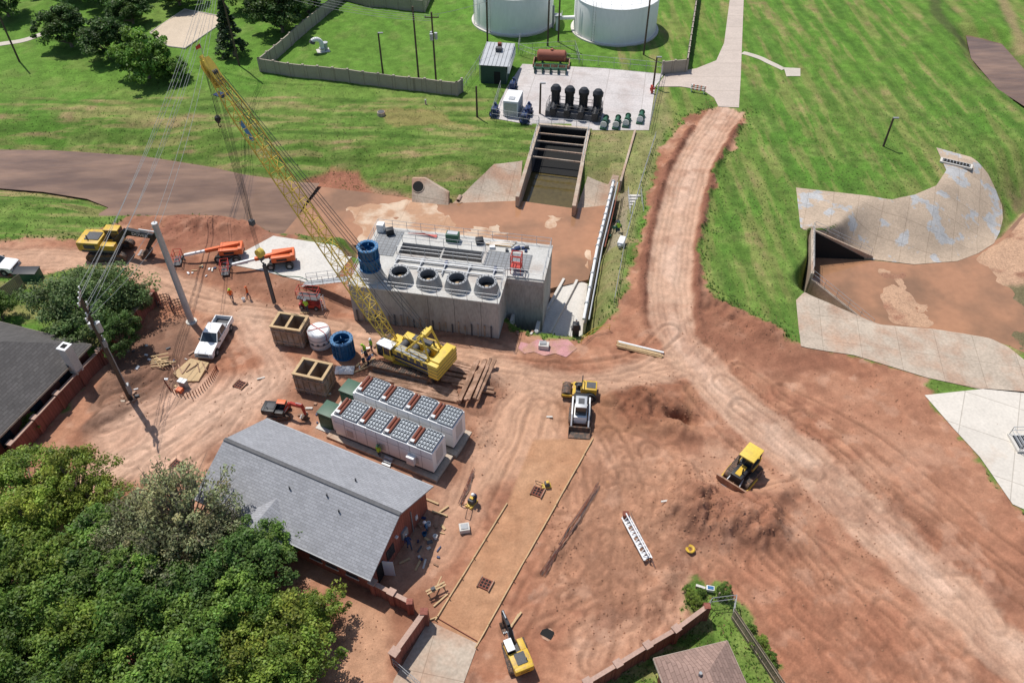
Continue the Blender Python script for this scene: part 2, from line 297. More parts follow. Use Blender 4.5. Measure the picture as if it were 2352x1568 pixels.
# colours
C=np.zeros(SH+(3,))
def col(c): return np.array(c)
def paint(mask,c):
    global C
    mm=np.clip(mask,0,1)[...,None]; C=C*(1-mm)+col(c)*mm
C[:]=col((.13,.21,.04))
A=fbm(X,Y,14,5,61); A2=fbm(X,Y,3,5,66); AN=fbm(X/8,Y/1.1,1,5,71); AV=fbm(X/1.1,Y/9,1,5,76); A3=fbm(X,Y,1.0,4,79)
leftB=(X<16)&(Y<118)
paint(sst(.45,.7,A),(.1,.21,.03)); paint(sst(.5,.7,A2)*.6,(.19,.245,.065)); paint(sst(.56,.7,A3)*.4,(.075,.13,.025))
far=sst(118,126,Y); paint(far*.75*(1-sst(.55,.7,A2)*.5),(.105,.22,.03))
paint(np.where(leftB,sst(.5,.62,AN)*.8,0),(.26,.24,.09)); paint(np.where(leftB,sst(.42,.28,AN+(.1*(A2-.5)))*.8,0),(.07,.14,.022))
paint(np.where(leftB,sst(.6,.7,AN*.6+A2*.4)*.75,0),(.35,.25,.13))
rf=(X>18)&(Y>60); paint(np.where(rf,sst(.5,.64,AV)*.65,0),(.23,.245,.075)); paint(np.where(rf,sst(.42,.3,AV)*.6,0),(.075,.16,.025)); paint(np.where(rf,sst(.62,.72,A2*.5+AV*.5)*.6,0),(.28,.22,.1))
st=np.sin((X+.1*Y)*2*math.pi/3.2+A2*1.5)*.5+.5; C*=(1-.2*np.where(rf,st,0))[...,None]
st=np.sin((Y+.12*X)*2*math.pi/2.6+A*6)*.5+.5; C*=(1-.2*np.where(leftB,st,0))[...,None]
st=np.sin((Y*.5+X)*2*math.pi/4+A2*1.5)*.5+.5; C*=(1-.12*far*st*(X<16))[...,None]
paint(sst(.1,1,sdf(SS([(830,250),(1000,245),(1100,290),(900,300)]),12,2)+A2*1.5-.9)*.5,(.3,.2,.09))
paint(sst(-.5,.8,sdf(SS([(1350,300),(1530,200),(1545,260),(1500,400),(1440,600),(1420,720),(1335,740),(1375,575),(1420,420),(1345,395)]),6,.6))*(.45+.8*(A2-.3)),(.27,.23,.11))
paint(sst(0,.5,sdf(SS([(1412,428),(1450,432),(1440,575),(1385,575)],-.5),6,.3))*.8,(.3,.25,.18))
lip=np.exp(-((dC+.8)/1.0)**2)*(X<-5); paint(lip*.95*sst(.25,.5,A2),(.32,.19,.12))
lip=np.exp(-((dC+.1)/.35)**2)*(X<-5); paint(lip*.7,(.13,.08,.05))
paint(sst(-.6,.8,sdf(SS([(690,405),(760,385),(830,400),(850,430),(930,445),(730,432)],-2),8,1)),(.3,.13,.08))
paint(sst(0,.4,dC),(.2,.12,.08))
# dirt
base=fbm(X,Y,7,5,81); bt=fbm(X,Y,1.8,5,86); bf=fbm(X,Y,.6,4,91); bd=fbm(X,Y,4,5,99)
D=np.zeros(SH+(3,)); D[:]=col((.4,.2,.122))
def dp(mask,c):
    global D
    mm=np.clip(mask,0,1)[...,None]; D=D*(1-mm)+col(c)*mm
dp(sst(.5,.66,base)*.7,(.31,.132,.077)); dp(sst(.46,.3,base)*.6,(.48,.28,.185)); dp(sst(.54,.7,bt)*.5,(.26,.11,.067)); dp(sst(.42,.28,bt)*.5,(.51,.31,.215)); dp(sst(.55,.64,bd)*.6,(.22,.098,.06))
def area(pts,w,c,k=.8,warp=1.2): dp(sst(-w,w,sdf(SS(pts),10,warp))*k*(.75+.7*(bt-.4)),c)
area([(1180,880),(1320,930),(1300,1010),(1200,1100),(1090,1130),(1120,1000)],1,(.54,.33,.215))
area([(230,960),(420,870),(620,860),(640,930),(460,1060),(430,1110),(200,1110)],1.5,(.6,.4,.29))
area([(1260,880),(1420,890),(1600,880),(1600,1000),(1500,1000),(1380,1010),(1290,960)],1,(.3,.15,.085))
area([(1400,870),(1560,880),(1590,960),(1500,980),(1420,960)],.8,(.25,.1,.058))
area([(1540,1140),(1700,1130),(1800,1150),(1760,1250),(1640,1270),(1540,1230)],1,(.31,.145,.09))
area([(1560,1050),(1700,1040),(1830,1100),(1800,1150),(1600,1130)],1,(.5,.3,.2),.6)
area([(1600,640),(1730,720),(1850,800),(1950,830),(1850,880),(1700,830),(1600,740)],1,(.25,.11,.067),.9)
area([(1850,880),(2100,860),(2230,1060),(2352,1200),(2352,1380),(2050,1120)],1.5,(.37,.18,.11),.6)
area([(1700,1250),(2100,1400),(2352,1640),(1800,1650),(1680,1400)],2,(.38,.165,.097),.6)
area([(300,780),(420,720),(470,800),(430,880),(320,930),(200,1010),(180,990)],.8,(.15,.09,.065),.88)
area([(400,490),(640,510),(700,560),(640,570),(450,570),(330,560)],1,(.26,.11,.072))
area([(420,590),(520,600),(700,650),(830,690),(820,720),(650,690),(430,620)],.8,(.22,.105,.066),.85)
area([(820,700),(1160,765),(1200,790),(1100,790),(830,730)],.6,(.29,.16,.105),.75)
area([(620,900),(760,1000),(1000,1110),(1060,1040),(1170,890),(1140,850),(1000,860)],1,(.23,.12,.078),.78)
area([(1000,1110),(1060,1110),(1010,1260),(960,1340),(900,1380),(890,1330)],.8,(.42,.24,.16))
area([(1290,1100),(1400,1010),(1560,1020),(1560,1200),(1500,1400),(1300,1380),(1240,1330)],1.5,(.43,.235,.145),.6)
area([(780,1380),(900,1400),(890,1568),(740,1568)],.8,(.5,.29,.18),.8)
dp(sst(-.2,.2,dPad)*.97,(.44,.24,.135)); dp(sst(-.2,.2,dPad)*sst(.5,.7,base)*.4,(.5,.3,.18)); dp(sst(-.2,.2,dPad)*sst(.48,.66,bt)*.4,(.37,.185,.1))
pale=(.57,.375,.265)
rr1=r1*up+r1w*(1-up); wd=1.9+.4*up
dp(sst(2.85,wd,rr1)*(.72+.15*up)*(.85+.9*(bt-.45)),pale); dp(sst(1.6,.4,rr1)*.5*sst(.35,.6,base),(.64,.45,.34)); dp(sst(2.8,2.2,rr1)*sst(.55,.68,bd)*.5,(.4,.215,.14))
dp(sst(2.7,1.2,r2)*.7,(.55,.35,.24)); dp(sst(2.6,.8,r3)*.6,(.6,.4,.29)); dp(sst(2.5,.8,r4)*.5,(.53,.32,.215))
dp(berm*1.1,(.22,.095,.06))
TR=[([(1370,1000),(1400,1100),(1380,1250),(1370,1400)],1.0),([(1400,1000),(1450,1120),(1430,1300),(1440,1420)],1.0),([(1350,1010),(1330,1150),(1240,1330),(1180,1450)],1.0),
([(1430,1010),(1520,1060),(1500,1200),(1420,1380)],1.1),([(1340,1460),(1420,1430),(1480,1390),(1530,1380)],.9),([(1180,1440),(1230,1400),(1330,1380),(1400,1420)],.9),
([(500,740),(620,860),(520,950),(380,1040)],.9),([(520,740),(560,860),(450,960),(300,1050)],.9),([(460,830),(560,800),(640,840)],.8),([(540,740),(600,880),(480,1000),(430,1100)],.9),
([(1600,900),(1700,1010),(1800,1080),(1700,1100)],1.1),([(1240,870),(1400,860),(1560,850),(1620,800)],1.0),([(1200,860),(1350,905),(1500,870),(1600,860)],1.1),([(1150,835),(1300,850),(1450,830),(1540,760)],1.1),
([(1240,930),(1200,1050),(1140,1180)],.9),([(1270,940),(1250,1050),(1190,1160)],.9),([(1850,1250),(2000,1320),(2150,1420),(2300,1568)],1.1),([(1750,1300),(1900,1400),(2050,1568)],1.1),
([(1700,850),(1850,960),(2050,1100),(2250,1290),(2400,1400)],1.0),([(1800,900),(2000,1010),(2200,1180),(2352,1300)],1.0),([(700,770),(880,800),(1100,840)],.9),([(300,640),(480,700),(640,720),(780,750)],.9),([(1650,1330),(1750,1450),(1850,1568)],1.),([(1500,1080),(1600,1200),(1680,1330),(1720,1430)],1.)]
for i in range(60):
    a=random.uniform(0,6.28) if i%2 else random.gauss(1.6,.35); px=random.uniform(1290,1580); py=random.uniform(1010,1430); L=random.uniform(80,220)
    TR.append(([(px,py),(px+L*math.cos(a)*.5,py+L*math.sin(a)*.5),(px+L*math.cos(a+.3),py+L*math.sin(a+.3))],random.choice([.8,1.0])))
for i in range(44):
    px=random.uniform(1650,2250); py=1000+(px-1650)*.7+random.uniform(100,440); L=random.uniform(200,420); a=random.uniform(.55,.9)
    TR.append(([(px,py),(px+L*math.cos(a)*.5,py+L*math.sin(a)*.5),(px+L*math.cos(a+.12),py+L*math.sin(a+.12))],1.0))
for i in range(20):
    px=random.uniform(1650,2250); py=860+(px-1650)*.75+random.uniform(-50,60); L=random.uniform(180,350); a=random.uniform(.6,.8)
    TR.append(([(px,py),(px+L*math.cos(a)*.5,py+L*math.sin(a)*.5),(px+L*math.cos(a+.06),py+L*math.sin(a+.06))],1.0))
for i in range(16):
    px=random.uniform(300,620); py=random.uniform(820,1060); L=random.uniform(100,200); a=random.uniform(1.9,2.6)
    TR.append(([(px,py),(px+L*math.cos(a)*.5,py+L*math.sin(a)*.5),(px+L*math.cos(a+.2),py+L*math.sin(a+.2))],.85))
for i in range(16):
    px=random.uniform(850,1400); py=770+(px-850)*.16+random.uniform(-10,60); L=random.uniform(120,260); a=random.uniform(-.1,.4)
    TR.append(([(px,py),(px+L*math.cos(a)*.5,py+L*math.sin(a)*.5),(px+L*math.cos(a+.2),py+L*math.sin(a+.2))],1.0))
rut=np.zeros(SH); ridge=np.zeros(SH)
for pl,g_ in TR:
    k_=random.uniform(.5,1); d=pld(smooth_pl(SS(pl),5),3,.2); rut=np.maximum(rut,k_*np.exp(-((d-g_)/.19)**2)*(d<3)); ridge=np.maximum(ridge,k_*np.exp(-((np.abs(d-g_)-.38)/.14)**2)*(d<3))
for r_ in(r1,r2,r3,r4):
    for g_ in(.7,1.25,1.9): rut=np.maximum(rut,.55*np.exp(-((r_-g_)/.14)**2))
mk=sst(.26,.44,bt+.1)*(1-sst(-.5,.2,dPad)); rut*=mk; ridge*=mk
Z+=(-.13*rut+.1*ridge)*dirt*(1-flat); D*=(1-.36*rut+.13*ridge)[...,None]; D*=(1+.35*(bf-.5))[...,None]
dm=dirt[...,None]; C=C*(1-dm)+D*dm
C*=(1+.6*(fbm(X,Y,1,4,95)-.5)*(1-dirt))[...,None]
inb=sst(-.6,.3,dB); mm=(inb)[...,None]
BC=np.zeros(SH+(3,)); BC[:]=col((.46,.29,.19)); k=sst(.45,.6,fbm(X/2,Y,3,5,97))[...,None]; BC=BC*(1-k)+col((.3,.155,.1))*k
k=(sst(-1,1.5,sdf(SS([(2230,680),(2352,650),(2700,650),(2700,900),(2352,850),(2260,780)],BZ),10,1.5))*sst(.3,.55,bt))[...,None]; BC=BC*(1-k)+col((.15,.13,.07))*k
C=C*(1-mm)+BC*mm
lb=(np.exp(-((dB+2)/2)**2)*(X>60)*sst(.4,.6,A2))[...,None]*.7; C=C*(1-lb)+col((.2,.14,.08))*lb
lb=(np.exp(-((dK+.8)/1.6)**2)*sst(.35,.55,A2))[...,None]*.8; C=C*(1-lb)+col((.13,.12,.05))*lb
k=(sst(1.6,.6,pld(SS([(2140,-40),(2150,30),(2190,70),(2240,95)]),6,.5)))[...,None]*.8; C=C*(1-k)+col((.07,.08,.03))*k
k=(sst(1.6,.4,pld(SS([(2300,-10),(2352,110)]),6,.5)))[...,None]*.7; C=C*(1-k)+col((.3,.2,.12))*k
def hz(x,y):
    i=int(np.clip(np.searchsorted(xs,x)-1,0,len(xs)-2)); j=int(np.clip(np.searchsorted(ys,y)-1,0,len(ys)-2))
    fx=(x-xs[i])/(xs[i+1]-xs[i]); fy=(y-ys[j])/(ys[j+1]-ys[j])
    return float((Z[j,i]*(1-fx)+Z[j,i+1]*fx)*(1-fy)+(Z[j+1,i]*(1-fx)+Z[j+1,i+1]*fx)*fy)
def at_(arr,x,y):
    return float(arr[int(np.clip(np.searchsorted(ys,y),0,len(ys)-1)),int(np.clip(np.searchsorted(xs,x),0,len(xs)-1))])
ny,nx=SH; me=bpy.data.meshes.new('ground')
V=np.stack([X,Y,Z],-1).reshape(-1,3).astype(np.float32)
I=(np.arange(ny-1)[:,None]*nx+np.arange(nx-1)[None,:]).ravel(); Q=np.stack([I,I+1,I+nx+1,I+nx],-1).astype(np.int32)
me.vertices.add(len(V)); me.vertices.foreach_set('co',V.ravel()); me.loops.add(Q.size); me.loops.foreach_set('vertex_index',Q.ravel())
me.polygons.add(len(Q)); me.polygons.foreach_set('loop_start',np.arange(0,Q.size,4,dtype=np.int32)); me.update(calc_edges=True)
me.shade_smooth()
ca=me.color_attributes.new('Col','FLOAT_COLOR','POINT'); ca.data.foreach_set('color',np.concatenate([np.clip(C,0,1),dirt[...,None]],-1).reshape(-1).astype(np.float32))
g=bpy.data.objects.new('ground',me); scene.collection.objects.link(g)
gm=bpy.data.materials.new('ground_mat'); gm.use_nodes=True; N=gm.node_tree.nodes; L=gm.node_tree.links; b=N['Principled BSDF']; b.inputs['Roughness'].default_value=.95; b.inputs['Specular IOR Level'].default_value=.15
at=N.new('ShaderNodeAttribute'); at.attribute_name='Col'; tc=N.new('ShaderNodeTexCoord')
def nz(sc,det=6,ro=.6):
    n=N.new('ShaderNodeTexNoise'); n.inputs['Scale'].default_value=sc; n.inputs['Detail'].default_value=det; n.inputs['Roughness'].default_value=ro
    L.new(tc.outputs['Object'],n.inputs['Vector']); return n.outputs[0]
def mrg(s_,a,b_,c,d):
    n=N.new('ShaderNodeMapRange'); n.inputs[1].default_value=a;n.inputs[2].default_value=b_;n.inputs[3].default_value=c;n.inputs[4].default_value=d; L.new(s_,n.inputs[0]); return n.outputs[0]
na=nz(5,8,.75); nb=nz(.8,6,.6)
f1=mrg(na,.3,.7,.58,1.42); f2=mrg(nb,.3,.7,.86,1.14); f3=mrg(na,.3,.7,.84,1.16)
mxf=N.new('ShaderNodeMix'); L.new(at.outputs['Alpha'],mxf.inputs[0]); L.new(f1,mxf.inputs[2]); L.new(f3,mxf.inputs[3])
mu=N.new('ShaderNodeMath'); mu.operation='MULTIPLY'; L.new(mxf.outputs[0],mu.inputs[0]); L.new(f2,mu.inputs[1])
sc=N.new('ShaderNodeVectorMath'); sc.operation='SCALE'; L.new(at.outputs['Color'],sc.inputs[0]); L.new(mu.outputs[0],sc.inputs['Scale']); L.new(sc.outputs[0],b.inputs['Base Color'])
nbm=nz(2.6,10,.75); bp=N.new('ShaderNodeBump'); bp.inputs['Strength'].default_value=.55; bp.inputs['Distance'].default_value=.2; L.new(nbm,bp.inputs['Height']); L.new(bp.outputs[0],b.inputs['Normal'])
me.materials.append(gm)

def drape(name,pts,m,off=.05,step=.6):
    bm=bmesh.new(); bm.faces.new([bm.verts.new((p[0],p[1],0)) for p in pts]); 
    P=np.array(pts)
    for ax in(0,1):
        v=math.floor(P[:,ax].min()/step)*step+step; mxx=min(P[:,ax].max(),140 if ax==0 else 200)
        while v<mxx:
            co=[0,0,0];no=[0,0,0];co[ax]=v;no[ax]=1
            bmesh.ops.bisect_plane(bm,geom=bm.verts[:]+bm.edges[:]+bm.faces[:],plane_co=co,plane_no=no); v+=step
    bmesh.ops.triangulate(bm,faces=bm.faces[:])
    for v in bm.verts: v.co.z=hz(v.co.x,v.co.y)+off
    bmesh.ops.recalc_face_normals(bm,faces=bm.faces[:])
    if sum(f.normal.z for f in bm.faces)<0: bmesh.ops.reverse_faces(bm,faces=bm.faces[:])
    me=bpy.data.meshes.new(name); bm.to_mesh(me); bm.free(); me.materials.append(m); me.shade_smooth(); o=bpy.data.objects.new(name,me); scene.collection.objects.link(o); return o
def band(pts,w):
    pts=[Vector(p) for p in pts]; l=[];r=[]
    for i,p in enumerate(pts):
        d=(pts[min(i+1,len(pts)-1)]-pts[max(i-1,0)]).normalized(); n=Vector((-d.y,d.x))*w/2; l.append(tuple(p+n)); r.append(tuple(p-n))
    return l+r[::-1]
drape('pump_yard_pavement',C_YARD,YARD,.06,1.5); drape('concrete_road',C_ROAD,ROADC,.07,1.5); drape('driveway_pavement',C_DRIVE,CONCO,.06,1)
drape('channel_apron',C_APR,APRON,.05,.5); drape('staging_slab_pavement',C_SLAB,CONC,.08,.5)
drape('outfall_pavement',C_OUT,CONCP,.07,.25); drape('spillway_pavement',C_LOW,CONCO,.07,.35); drape('concrete_apron',C_WAP,CONCJ,.07,1)
drape('wingwall_slope_pavement',C_WL,CONCO,.08,.5); drape('wingwall_slope_pavement',C_WR,CONCO,.08,.5)
drape('launch_slab_pavement',C_RS,CONC,.1,.5)
drape('sidewalk',band(SS([(1705,122),(1750,137),(1800,160)]),1.1)[:],PATH,.05,1); drape('sidewalk_pad',SS([(1800,156),(1838,158),(1838,176),(1806,176)]),PATH,.07,1)
drape('footpath',band(smooth_pl(SS([(-60,108),(0,101),(60,92),(112,74)]),4),1.6),PATH,.05,1)
CRT=SS([(345,76),(425,24),(516,40),(500,62),(425,112),(388,108)])
drape('sand_court',CRT,SAND,.08,1)
b=B('sand_court_border')
for a_,c_ in zip(CRT,CRT[1:]+CRT[:1]): b.cyl((*a_,hz(*a_)+.1),(*c_,hz(*c_)+.1),.12,PATH,n=6)
b.done()
drape('pink_gravel_patch',SS([(1190,800),(1196,785),(1215,789),(1235,778),(1270,783),(1305,778),(1325,800),(1300,820),(1275,812),(1250,818),(1225,808),(1205,812)]),PINK,.06,.5)
def sheet(name,pts,z,m):
    me=bpy.data.meshes.new(name); me.from_pydata([(p[0],p[1],z) for p in pts],[],[tuple(range(len(pts)))]); me.materials.append(m); o=bpy.data.objects.new(name,me); scene.collection.objects.link(o)
# water levels are real level surfaces; banks and the uneven apron cut their outlines
wl=SS([(-900,322),(0,345),(120,346),(330,360),(480,384),(560,402),(690,420),(735,422),(700,470),(655,552),(560,535),(480,520),(300,520),(215,500),(250,478),(200,458),(100,442),(0,434),(-900,415)],-2.55)
sheet('canal_water',wl,-2.47,WATER)
cw=SS([(2215,70),(2290,90),(2352,160),(2600,320),(2600,410),(2352,245),(2290,205),(2230,135)],-1.3); sheet('creek_water',cw,-1.25,WATER)
sheet('apron_water',C_APR,-2.385,PUDW)
sheet('basin_water',BASIN,BZ-.01,PUDW)

# ------------------------------------------------------------ pump station (new)
O=S(800,655,5); AA=-10.5
b=B('pump_station',MT(O[0],O[1],0,AA)); b.part('walls')
def bx(u0,u1,v0,v1,z0,z1,m): b.box((u0+u1)/2,(v0+v1)/2,(z0+z1)/2,u1-u0,v1-v0,z1-z0,m)
bx(0,16.4,0,4.6,-3,4.9,CONCW)
for a_ in((0,3.7,4.6,10.8),(13.2,20.5,4.6,10.8),(3.7,13.2,4.6,6.3),(3.7,13.2,8.3,10.8)): bx(*a_,-3.2,4.9,CONCW)
bx(3.7,13.2,6.3,8.3,-3,2.2,DGREY)
b.part('deck')
DK=mat('deck_concrete',(.5,.49,.46),.85,var=.18,scale=1.5,mix=(.38,.33,.29),mixr=(.5,.7),mixs=.4)
bx(-.08,16.48,-.08,4.6,4.9,5.06,DK)
for a_ in((-.08,3.7,4.6,10.88),(13.2,20.58,4.6,10.88),(3.7,13.2,4.6,6.3),(3.7,13.2,8.3,10.88)): bx(*a_,4.9,5.06,DK)
b.part('gratings')
GRT=mat('grating',(.24,.25,.26),.7,.2,var=.2,joint=(.5,.5,.06),jrot=0)
bx(.6,3.3,5.6,10.2,5.08,5.12,GRT); bx(13.6,18.6,5.6,8.6,5.08,5.12,GRT)
bx(8.4,8.6,6.3,8.3,4.5,4.9,CONCW)
b.part('ledges')
for i in range(22): bx(.4+i*.72,.55+i*.72,-.16,-.08,0,1.3+.5*random.random(),BRWN if i%3 else DGREY)
for k in range(1,6): bx(k*2.9-.02,k*2.9+.02,-.012,0.1,0,4.85,DGREY)
bx(0,20.4,10.88,11.3,-2.6,3.6,CONCW); bx(16.4,20.5,4.35,4.6,4.2,4.88,CONCW)
b.part('pump_rings')
for u in(2.1,5.3,8.45,11.6,14.8):
    b.lathe([(1.4,5.06),(1.37,5.25),(1.1,6.25),(1.1,6.35),(.86,6.35),(.86,6.2),(.95,5.3),(.0,5.1)],GREY if u>3 else STEEL,32,(u,1.75,0))
    if u>3:
        b.lathe([(.84,5.5),(0,5.52)],DARK,24,(u,1.75,0)); b.cyl((u,1.75,5.5),(u,1.75,5.62),.22,WOOD,n=10)
        for k in range(16): a_=k*math.pi/8; b.cyl((u+.98*math.cos(a_),1.75+.98*math.sin(a_),6.35),(u+.98*math.cos(a_),1.75+.98*math.sin(a_),6.43),.05,DGREY,n=6)
b.part('blue_pump_column')
for z0,z1 in((6.35,7.7),(7.75,9.2)):
    b.lathe([(1.05,z0),(1.15,z0),(1.15,z0+.14),(.92,z0+.18),(.92,z1-.18),(1.15,z1-.14),(1.15,z1),(.8,z1),(.8,z0)],BLUE,32,(2.1,1.75,0))
    for k in range(12):
        a_=k*math.pi/6; b.box(2.1+1.0*math.cos(a_),1.75+1.0*math.sin(a_),(z0+z1)/2,.2,.05,z1-z0-.3,BLUE,rz=math.degrees(a_))
for k in range(16): a_=k*math.pi/8; b.cyl((2.1+1.0*math.cos(a_),1.75+1.0*math.sin(a_),9.2),(2.1+1.0*math.cos(a_),1.75+1.0*math.sin(a_),9.27),.05,STEEL,n=6)
b.lathe([(.78,8.2),(0,8.2)],DARK,20,(2.1,1.75,0)); b.lathe([(.35,9.1),(.35,8.3)],BLUE,14,(2.1,1.75,0))
for k in range(4): a_=k*90+10; b.box(2.1+.57*math.cos(R_(a_)),1.75+.57*math.sin(R_(a_)),8.9,.45,.05,.3,BLUE,rz=a_)
b.part('railings')
b.rail([(0.05,0,5.06),(16.3,0,5.06),(16.3,4.5,5.06)],r=.028); b.rail([(16.5,4.6,5.06),(20.4,4.6,5.06),(20.4,10.7,5.06),(0.1,10.7,5.06),(.1,0,5.06)],r=.028)
b.rail([(3.6,6.2,5.06),(13.3,6.2,5.06),(13.3,8.4,5.06),(3.6,8.4,5.06),(3.6,6.2,5.06)],r=.028)
b.part('piping')
for v,r in((5.0,.12),(5.4,.08),(4.0,.1)): b.cyl((4,v,5.3),(16,v,5.3),r,STEEL,n=8)
for u in(4,6.8,9.5,12.2,15): b.box(u,5.2,5.2,.3,.9,.3,NAVY if int(u)%2 else GREY); b.cyl((u,3.2,5.3),(u,5,5.3),.08,STEEL)
b.part('equipment')
b.box(9.2,9.7,5.6,1.5,.9,1.0,GRN,bev=.06); b.box(9.2,9.7,6.13,1.2,.6,.08,STEEL); b.box(12.3,9.8,5.4,.9,.8,.6,BLACK,rz=20,bev=.1); b.box(1.8,9.5,5.5,.9,.7,.8,BLACK,rz=30,bev=.1); b.box(.6,10.0,5.6,.8,.8,1,WHITE)
for i in range(14): b.cyl((3.8+.15*i,9.9+.03*random.random(),5.2+.02*i),(7.2+.1*random.random(),10.2-.04*i,5.2),.03,RED,n=5)
for i in range(6): b.box(14.5+.1*i,9.6+.15*i,5.2,3,.12,.08,WHITE if i%2 else WOOD,rz=2*i)
for i in range(7): b.box(random.uniform(13.6,18),random.uniform(8.7,9.8),5.2,random.uniform(.3,.7),random.uniform(.2,.5),random.uniform(.15,.35),random.choice([WOOD,GREY,WHITE,DGREY,NAVY]),rz=random.uniform(0,90))
for dx in(-.55,.55):
    for dy in(-.55,.55): b.cyl((17.3+dx,5.6+dy,5.06),(17.3+dx,5.6+dy,7.4),.05,RED,n=6)
for z in(5.8,6.6,7.35):
    for (x0,y0,x1,y1) in((-.55,-.55,.55,-.55),(.55,-.55,.55,.55),(.55,.55,-.55,.55),(-.55,.55,-.55,-.55)): b.cyl((17.3+x0,5.6+y0,z),(17.3+x1,5.6+y1,z),.05,RED,n=6)
b.box(17.3,5.6,5.9,1.05,1.05,.05,RED)
b.part('guide_beams')
bx(17.0,17.35,2.2,4.5,-2.8,-.3,CONC); bx(19.9,20.3,-1.8,4.5,-2.8,-.9,CONC)
b.done()
b=B('concrete_curb')
for p0,p1 in(((1228,766),(1295,645)),((1262,770),(1325,648))):
    a_=S(*p0,-2.6); c_=S(*p1,-2.6); d=Vector((c_[0]-a_[0],c_[1]-a_[1])); b.box((a_[0]+c_[0])/2,(a_[1]+c_[1])/2,-2.4,d.length,.3,.45,CONC,rz=math.degrees(math.atan2(d.y,d.x)))
b.done()
b=B('concrete_block'); x,y=S(1249,798); b.box(x,y,hz(x,y)+.3,1.1,.8,.6,CONC,rz=-10,bev=.04); b.box(x-.1,y+.1,hz(x,y)+.65,.7,.5,.15,GREY); b.done()
b=B('access_gangway'); a_=Vector((*S(700,655),.25)); c_=Vector((*S(800,640,3.2),3.2)); b.cyl(a_,c_,.08,GREY)
d=(c_-a_); n=Vector((-d.y,d.x,0)).normalized()*.55
b.face([a_-n,a_+n,c_+n,c_-n],STEEL); b.rail([a_+n,c_+n],r=.03); b.rail([a_-n,c_-n],r=.03)
for k in range(12): p=a_.lerp(c_,k/12); b.cyl(p-n,p+n,.05,STEEL,n=5)
b.done()

# ------------------------------------------------------------ old intake
b=B('intake_channel'); b.part('side_walls')
FL=S(1238,291,0); FR=S(1352,301,0); NL=S(1188,456,-1); NR=S(1318,477,-1)
def wall(b,p0,p1,z00,z01,z10,z11,t,m,cap=None):
    p0=Vector(p0);p1=Vector(p1); d=(p1-p0).normalized(); n=Vector((-d.y,d.x))*t/2
    vs=[(*(p0-n),z00),(*(p0+n),z00),(*(p1+n),z10),(*(p1-n),z10),(*(p0-n),z01),(*(p0+n),z01),(*(p1+n),z11),(*(p1-n),z11)]
    b.add(vs,[(0,1,2,3),(4,5,6,7),(0,1,5,4),(1,2,6,5),(2,3,7,6),(3,0,4,7)],m)
wall(b,FL,NL,-4.2,.35,-4.2,-.7,.5,CONCO); wall(b,FR,NR,-4.2,.35,-4.2,-.7,.5,CONCO); wall(b,FL,FR,-4.2,.45,-4.2,.45,.5,CONCO)
b.part('bay_shade_sheets')  # near-black floor and wall sheets stand in for the bay's deep shade
fl,fr,nl,nr=map(Vector,(FL,FR,NL,NR)); ex=(fr-fl).normalized()*.3
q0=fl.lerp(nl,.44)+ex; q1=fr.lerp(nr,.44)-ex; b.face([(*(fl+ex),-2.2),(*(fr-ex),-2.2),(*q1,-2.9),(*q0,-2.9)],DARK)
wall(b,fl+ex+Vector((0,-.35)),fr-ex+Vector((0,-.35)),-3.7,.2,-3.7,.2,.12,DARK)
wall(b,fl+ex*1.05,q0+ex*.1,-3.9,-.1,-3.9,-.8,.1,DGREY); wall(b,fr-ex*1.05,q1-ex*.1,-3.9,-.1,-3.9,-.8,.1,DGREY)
b.part('struts')
for t in(.1,.21,.32,.43): a_=fl.lerp(nl,t); c_=fr.lerp(nr,t); z=.15-t*1.4; wall(b,a_,c_,z-.22,z,z-.22,z,.16,CONCO)
b.part('railings')
b.rail([(*fl,.4),(*fl.lerp(nl,.45),-.1)]); b.rail([(*fr,.4),(*fr.lerp(nr,.45),-.1)]); b.rail([(*fl,.45),(*fr,.45)])
b.done()
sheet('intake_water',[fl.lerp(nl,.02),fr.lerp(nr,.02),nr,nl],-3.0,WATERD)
b=B('culvert_headwall'); a_=Vector(S(946,468,-2.4)); c_=Vector(S(1030,474,-2.4))
top=[(946,410,-.2),(975,410,-.2),(1030,443,-1.3)]
P=[(*a_,-2.6),(*c_,-2.6)]+[(*S(p[0],p[1],p[2]),p[2]) for p in top[::-1]]
P=[Vector(p) for p in P]; b.face(P,CONCO); b.face([p+Vector((.1,.8,-.3)) for p in P][::-1],CONCO)
for i in range(5): p,q_=P[i],P[(i+1)%5]; o_=Vector((.1,.8,-.3)); b.face([p,q_,q_+o_,p+o_],CONCO)
cc=(P[0]+P[4]+P[3])/3; nrm=(P[1]-P[0]).cross(P[4]-P[0]).normalized(); nrm=nrm if nrm.y<0 else -nrm
b.cyl(cc+nrm*-.3+Vector((.3,0,.1)),cc+nrm*.08+Vector((.3,0,.1)),.85,CONCO,n=20); b.cyl(cc+Vector((.3,0,.1)),cc+nrm*.1+Vector((.3,0,.1)),.75,DARK,n=20)
b.done()
b=B('drain_outlet'); x,y=S(1058,452,-2); b.cyl((x,y,-1.9),(x-.3,y-.8,-2.1),.3,CONCO,n=14); b.cyl((x-.3,y-.8,-2.1),(x-.31,y-.82,-2.1),.24,DARK,n=14); b.done()
b=B('outfall_headwall'); a_=Vector(S(1850,591,BZ)); c_=Vector(S(1998,595,BZ)); ll=Vector(S(1849,688,BZ)); l2=Vector(S(2000,755,BZ))
b.part('opening_shade'); b.face([(*(a_+Vector((.3,-.06))),BZ),(*(c_+Vector((-.8,-.06))),BZ),(*(c_+Vector((-.8,-.06))),BZ+.25),(*(a_+Vector((.3,-.06))),.0)],DARK)  # flat black face in place of the recess, its shade put in as colour
